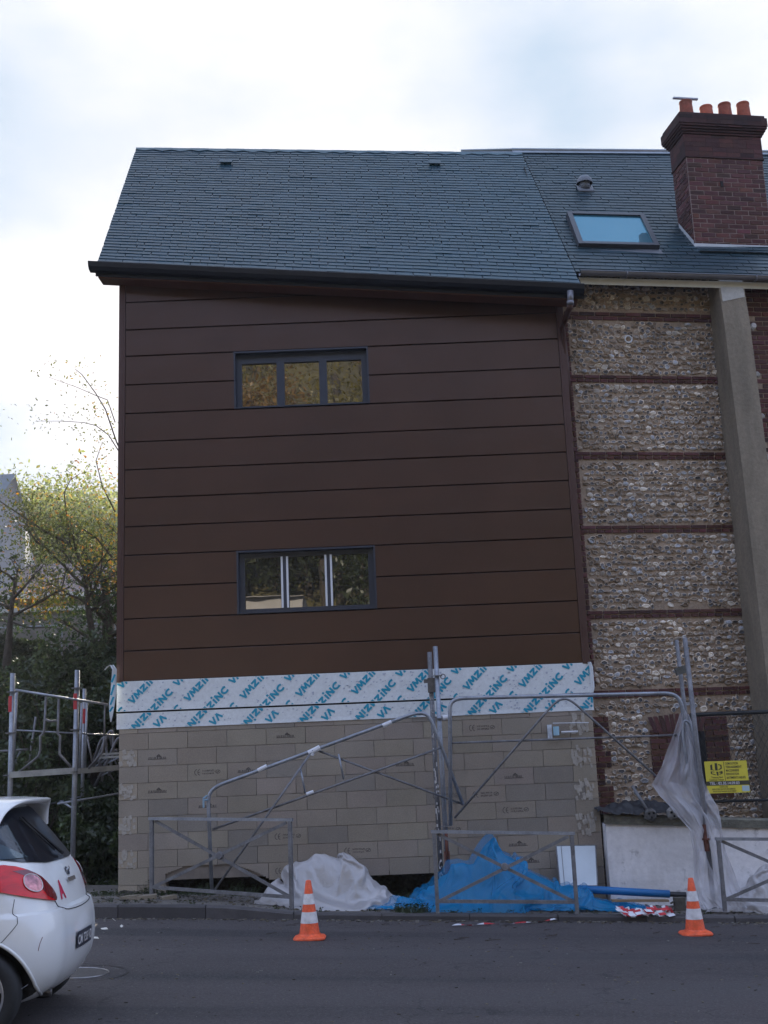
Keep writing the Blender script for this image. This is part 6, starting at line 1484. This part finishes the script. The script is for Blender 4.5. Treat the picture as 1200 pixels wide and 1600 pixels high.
def ivy():
    b = MB(); rnd = random.Random(77)
    def hedge(x, y): return GZ(x, y)
    n = 0
    # leaves over the bank, and bushy shrubs that make its uneven face
    for k in range(52000):
        y = 16.6 + 7.6 * rnd.random() ** 1.25; x = rnd.uniform(-9.5, -3.3) * (y / 18) if y > 18 else rnd.uniform(-8, -3.4)
        h = GZ(x, y) + abs(noise.noise((x * .8, y * .8, 1))) * (.9 if y < 20 else .15) * min(1, (y - 16.2) / 2) * rnd.random() ** .5
        kk = rnd.uniform(.35, 1.4) * (1 + .9 * noise.noise((x * 1.2, y * 1.2, 9))); kk = max(.15, kk); c = (kk, kk * rnd.uniform(.9, 1.15), kk * rnd.uniform(.6, .95)); leafquad(b, Vector((x, y, h)), rnd.uniform(.03, .062), rnd, c)
    one('ivy_bank', b, M_ivy, 'dark ivy and brambles covering the bank left of the house', 'ivy', kind='stuff')
    shr = [(40, 1090, 19.6, .9), (100, 1075, 20.4, .8), (150, 1075, 18.8, .85), (165, 1030, 22.5, .5), (20, 1035, 22.8, .5), (75, 1120, 18.2, .8), (135, 1300, 16.9, .55), (160, 1260, 17.4, .7), (60, 1220, 17.6, .8), (10, 1160, 18.2, .9), (-60, 1100, 19, 1.2)]
    labs = ['dark bush on the bank behind the left scaffold post', 'bush at the top of the bank behind the middle scaffold post', 'bush on the bank beside the torn film strip', 'bush under the grey parapet next to the house', 'bush under the grey parapet at the left edge', 'bush halfway up the bank seen through the scaffold bay', 'low bush at the foot of the bank by the block wall corner', 'bush under the spare scaffold frames', 'bush low on the bank above the car window', 'bush on the bank at the left edge behind the scaffold', 'bush on the bank outside the left edge']
    for i, (px, py, Y, r) in enumerate(shr):
        c = at(px, py, Y); c.z = max(GZ(c.x, c.y) + r * .35, c.z - r * .6); b = MB(); t = thing('bush', labs[i], 'bush', (c.x, c.y, GZ(c.x, c.y)), 'bushes on the bank'); rnd = random.Random(100 + i); cl_ = [c + Vector((rnd.gauss(0, r * .4), rnd.gauss(0, r * .3), rnd.gauss(0, r * .32))) for _ in range(16)]; st = MB()
        for q in cl_:
            kq = rnd.uniform(.5, 1.5); st.tube([Vector((c.x, c.y, GZ(c.x, c.y) - .1)), (q + c) / 2, q], [.02, .012, .004], 4, cap=False)
            for k in range(260):
                d = Vector((rnd.gauss(0, 1), rnd.gauss(0, 1), rnd.gauss(0, 1))).normalized() * r * .34 * rnd.uniform(.55, 1.05); kk = kq * rnd.uniform(.5, 1.3); leafquad(b, q + d, rnd.uniform(.03, .06), rnd, (kk, kk * 1.05, kk * .75))
        obj('foliage', b, M_ivy, t); obj('stems', st, M_bark, t)
ivy()
# ================================================================== BUILDINGS AND WALLS ON THE LEFT
def slab(px0, px1, py0, py1, Y, th, mb):
    a = at(px0, py0, Y); c = at(px1, py1, Y); mb.box(a.x, c.x, Y, Y + th, min(a.z, c.z), max(a.z, c.z)); return a, c
t = thing('retaining_wall', 'grey rendered parapet wall above the bank with a thin handrail', 'wall', g3(80, 26)); b = MB()
A = at(-60, 1040, 26); B_ = at(230, 949, 26); b.box(A.x, B_.x, 26, 26.3, 2.6, B_.z); obj('wall_face', b, M_greyw, t)
b = MB(); b.box(A.x - .05, B_.x, 25.93, 26.36, B_.z, B_.z + .09); obj('coping', b, mat('pale_coping', (.46, .45, .43), .8, nz=(3, .1)), t)
b = MB(); z = at(100, 977, 25.6).z; b.tube([(A.x, 25.6, z), (B_.x, 25.6, z)], .018, 6)
x = A.x
while x < B_.x: b.tube([(x, 25.6, z - .9), (x, 25.6, z)], .014, 5); x += 1.15
obj('handrail', b, M_galv, t)
t = thing('terrace_house', 'low brown roofed building behind the parapet, half hidden by branches', 'house', g3(60, 31)); b = MB()
a = at(8, 905, 31); c = at(240, 905, 31); z0 = GZ(a.x, 31) - .3; b.box(a.x, c.x, 31, 36, z0, at(60, 934, 31).z); obj('wall', b, mat('warm_wall', (.22, .175, .15), .85, nz=(2, .15)), t)
b = MB(); zt = at(60, 934, 31).z; b.add([(a.x - .2, 30.7, zt), (c.x, 30.7, zt), (c.x, 33.5, zt + 1.35), (a.x - .2, 33.5, zt + 1.35), (c.x, 36.3, zt), (a.x - .2, 36.3, zt)], [(0, 1, 2, 3), (3, 2, 4, 5)]); b.add([(a.x, 31, zt), (a.x, 36, zt), (a.x, 33.5, zt + 1.3)], [(0, 1, 2)]); rf = obj('roof', b, M_htile, t)
b = MB(); b.box(a.x - .2, c.x, 30.62, 30.70, zt - .07, zt + .05); obj('gutter', b, mat('pale_gutter', (.5, .5, .48), .5), rf)
b = MB()
for px in (40, 95, 150): p = at(px, 950, 31); b.box(p.x - .35, p.x + .35, 30.97, 31.01, zt - 1.2, zt - .35)
obj('window', b, M_glass, t)
t = thing('gable_house', 'grey gabled house with slate roof at the left edge, beyond the trees', 'house', g3(-10, 44)); b = MB()
pk = at(19, 740, 44); ev = at(33, 800, 44); x0, x1 = at(-2, 800, 44).x, ev.x; zg = GZ(pk.x, 44) - .5; ze = at(33, 800, 44).z; zf = at(1, 772, 44).z
b.add([(at(1, 772, 44).x, 44, zg), (x1, 44.6, zg), (x1, 44.6, ze), (pk.x, 44.4, pk.z), (at(1, 772, 44).x, 44, zf)], [(0, 1, 2, 3, 4)])
b.add([(x1, 44.6, zg), (x1 - 3, 56, zg), (x1 - 3, 56, ze), (x1, 44.6, ze)], [(0, 1, 2, 3)]); xl = at(1, 772, 44).x; b.add([(xl, 44, zg), (xl - 7, 44.5, zg), (xl - 7, 44.5, zf), (xl, 44, zf)], [(0, 1, 2, 3)])
obj('wall', b, mat('pale_blue_render', (.24, .24, .26), .85, nz=(1, .1), bump=(6, .3, .02)), t)
b = MB(); b.add([(xl + .1, 43.8, zf - .1), (pk.x + .1, 44.2, pk.z + .05), (pk.x - 7, 44.9, pk.z + .05), (xl - 7, 44.3, zf - .1)], [(0, 1, 2, 3)]); b.add([(pk.x + .1, 44.2, pk.z + .05), (x1 + .1, 44.4, ze - .1), (x1 - 3, 56, ze - .1), (pk.x - 3, 56, pk.z + .05)], [(0, 1, 2, 3)]); obj('roof', b, mat('blue_slate', (.11, .14, .17), .5, nz=(5, .15)), t)
# ================================================================== ACROSS THE STREET, seen in the panes: wood on the hill and white houses
def behind():
    rnd = random.Random(55); b = MB(); tb = MB()
    for k in range(160):
        x = rnd.uniform(-34, 34); y = rnd.uniform(-50, -13)
        if k >= 120: x = rnd.uniform(-16, 6); y = rnd.uniform(-24, -19)
        if -10 < x < -2 and y > -19: y -= 7
        zt = (-.13) + min(30, max(0, (-y - 12)) * .95); h = rnd.uniform(5, 8) * (1 if y > -30 else 1.25); c = Vector((x, y, zt + h * .65)); r = rnd.uniform(1.8, 3.2)
        tb.tube([(x, y, zt - 1), (x, y, zt + h * .6)], .18, 5)
        dark = y > -24; cb = (.35, .5, .35) if dark else rnd.choice(((2.3, 1.45, .8), (1.7, 1.5, .7), (2.0, 1.2, .6)))
        for q in range(1100):
            d = Vector((rnd.gauss(0, 1), rnd.gauss(0, 1), rnd.gauss(0, 1))).normalized() * r * rnd.uniform(.5, 1.05); kk = rnd.uniform(.5, 1.4); leafquad(b, c + d, rnd.uniform(.09, .17), rnd, (cb[0] * kk, cb[1] * kk, cb[2] * kk))
    one('hillside_wood', b, M_leaf, 'autumn wood on the slope across the street, mirrored in the windows', 'wood', kind='stuff')
    one('wood_trunks', tb, M_bark, 'trunks of the wood across the street, mirrored in the windows', 'tree trunks', kind='stuff')
    t = thing('white_house', 'white house across the street, mirrored in the lower window', 'house', (-6, -12, -.1)); b = MB(); b.box(-9, -3.2, -18, -13, -.2, 8.0); obj('wall', b, M_hwall, t)
    b = MB(); b.add([(-9.2, -12.8, 7.95), (-3, -12.8, 7.95), (-3, -15.5, 8.3), (-9.2, -15.5, 8.3)], [(0, 1, 2, 3)]); obj('roof', b, M_htile, t)
    b = MB()
    for x in (-8.2, -6.6, -5, -3.9): b.box(x - .3, x + .3, -12.99, -12.95, 1.2, 2.4); b.box(x - .3, x + .3, -12.99, -12.95, 3.9, 5.1)
    obj('window', b, M_glass, t)
behind()
# ================================================================== AIR
def air():
    b = MB(); b.box(-150, 150, -100, 155, -12, 44); o = one('haze', b, None, 'thin morning haze filling the air over the street and the far slope', 'haze', kind='stuff')
    m = bpy.data.materials.new('haze'); m.use_nodes = True; n = m.node_tree.nodes; n.remove(n['Principled BSDF']); v = n.new('ShaderNodeVolumePrincipled'); v.inputs['Color'].default_value = (.9, .92, .95, 1); v.inputs['Density'].default_value = .0008; v.inputs['Anisotropy'].default_value = .3
    m.node_tree.links.new(v.outputs[0], n['Material Output'].inputs['Volume']); o.data.materials.clear(); o.data.materials.append(m)
air()
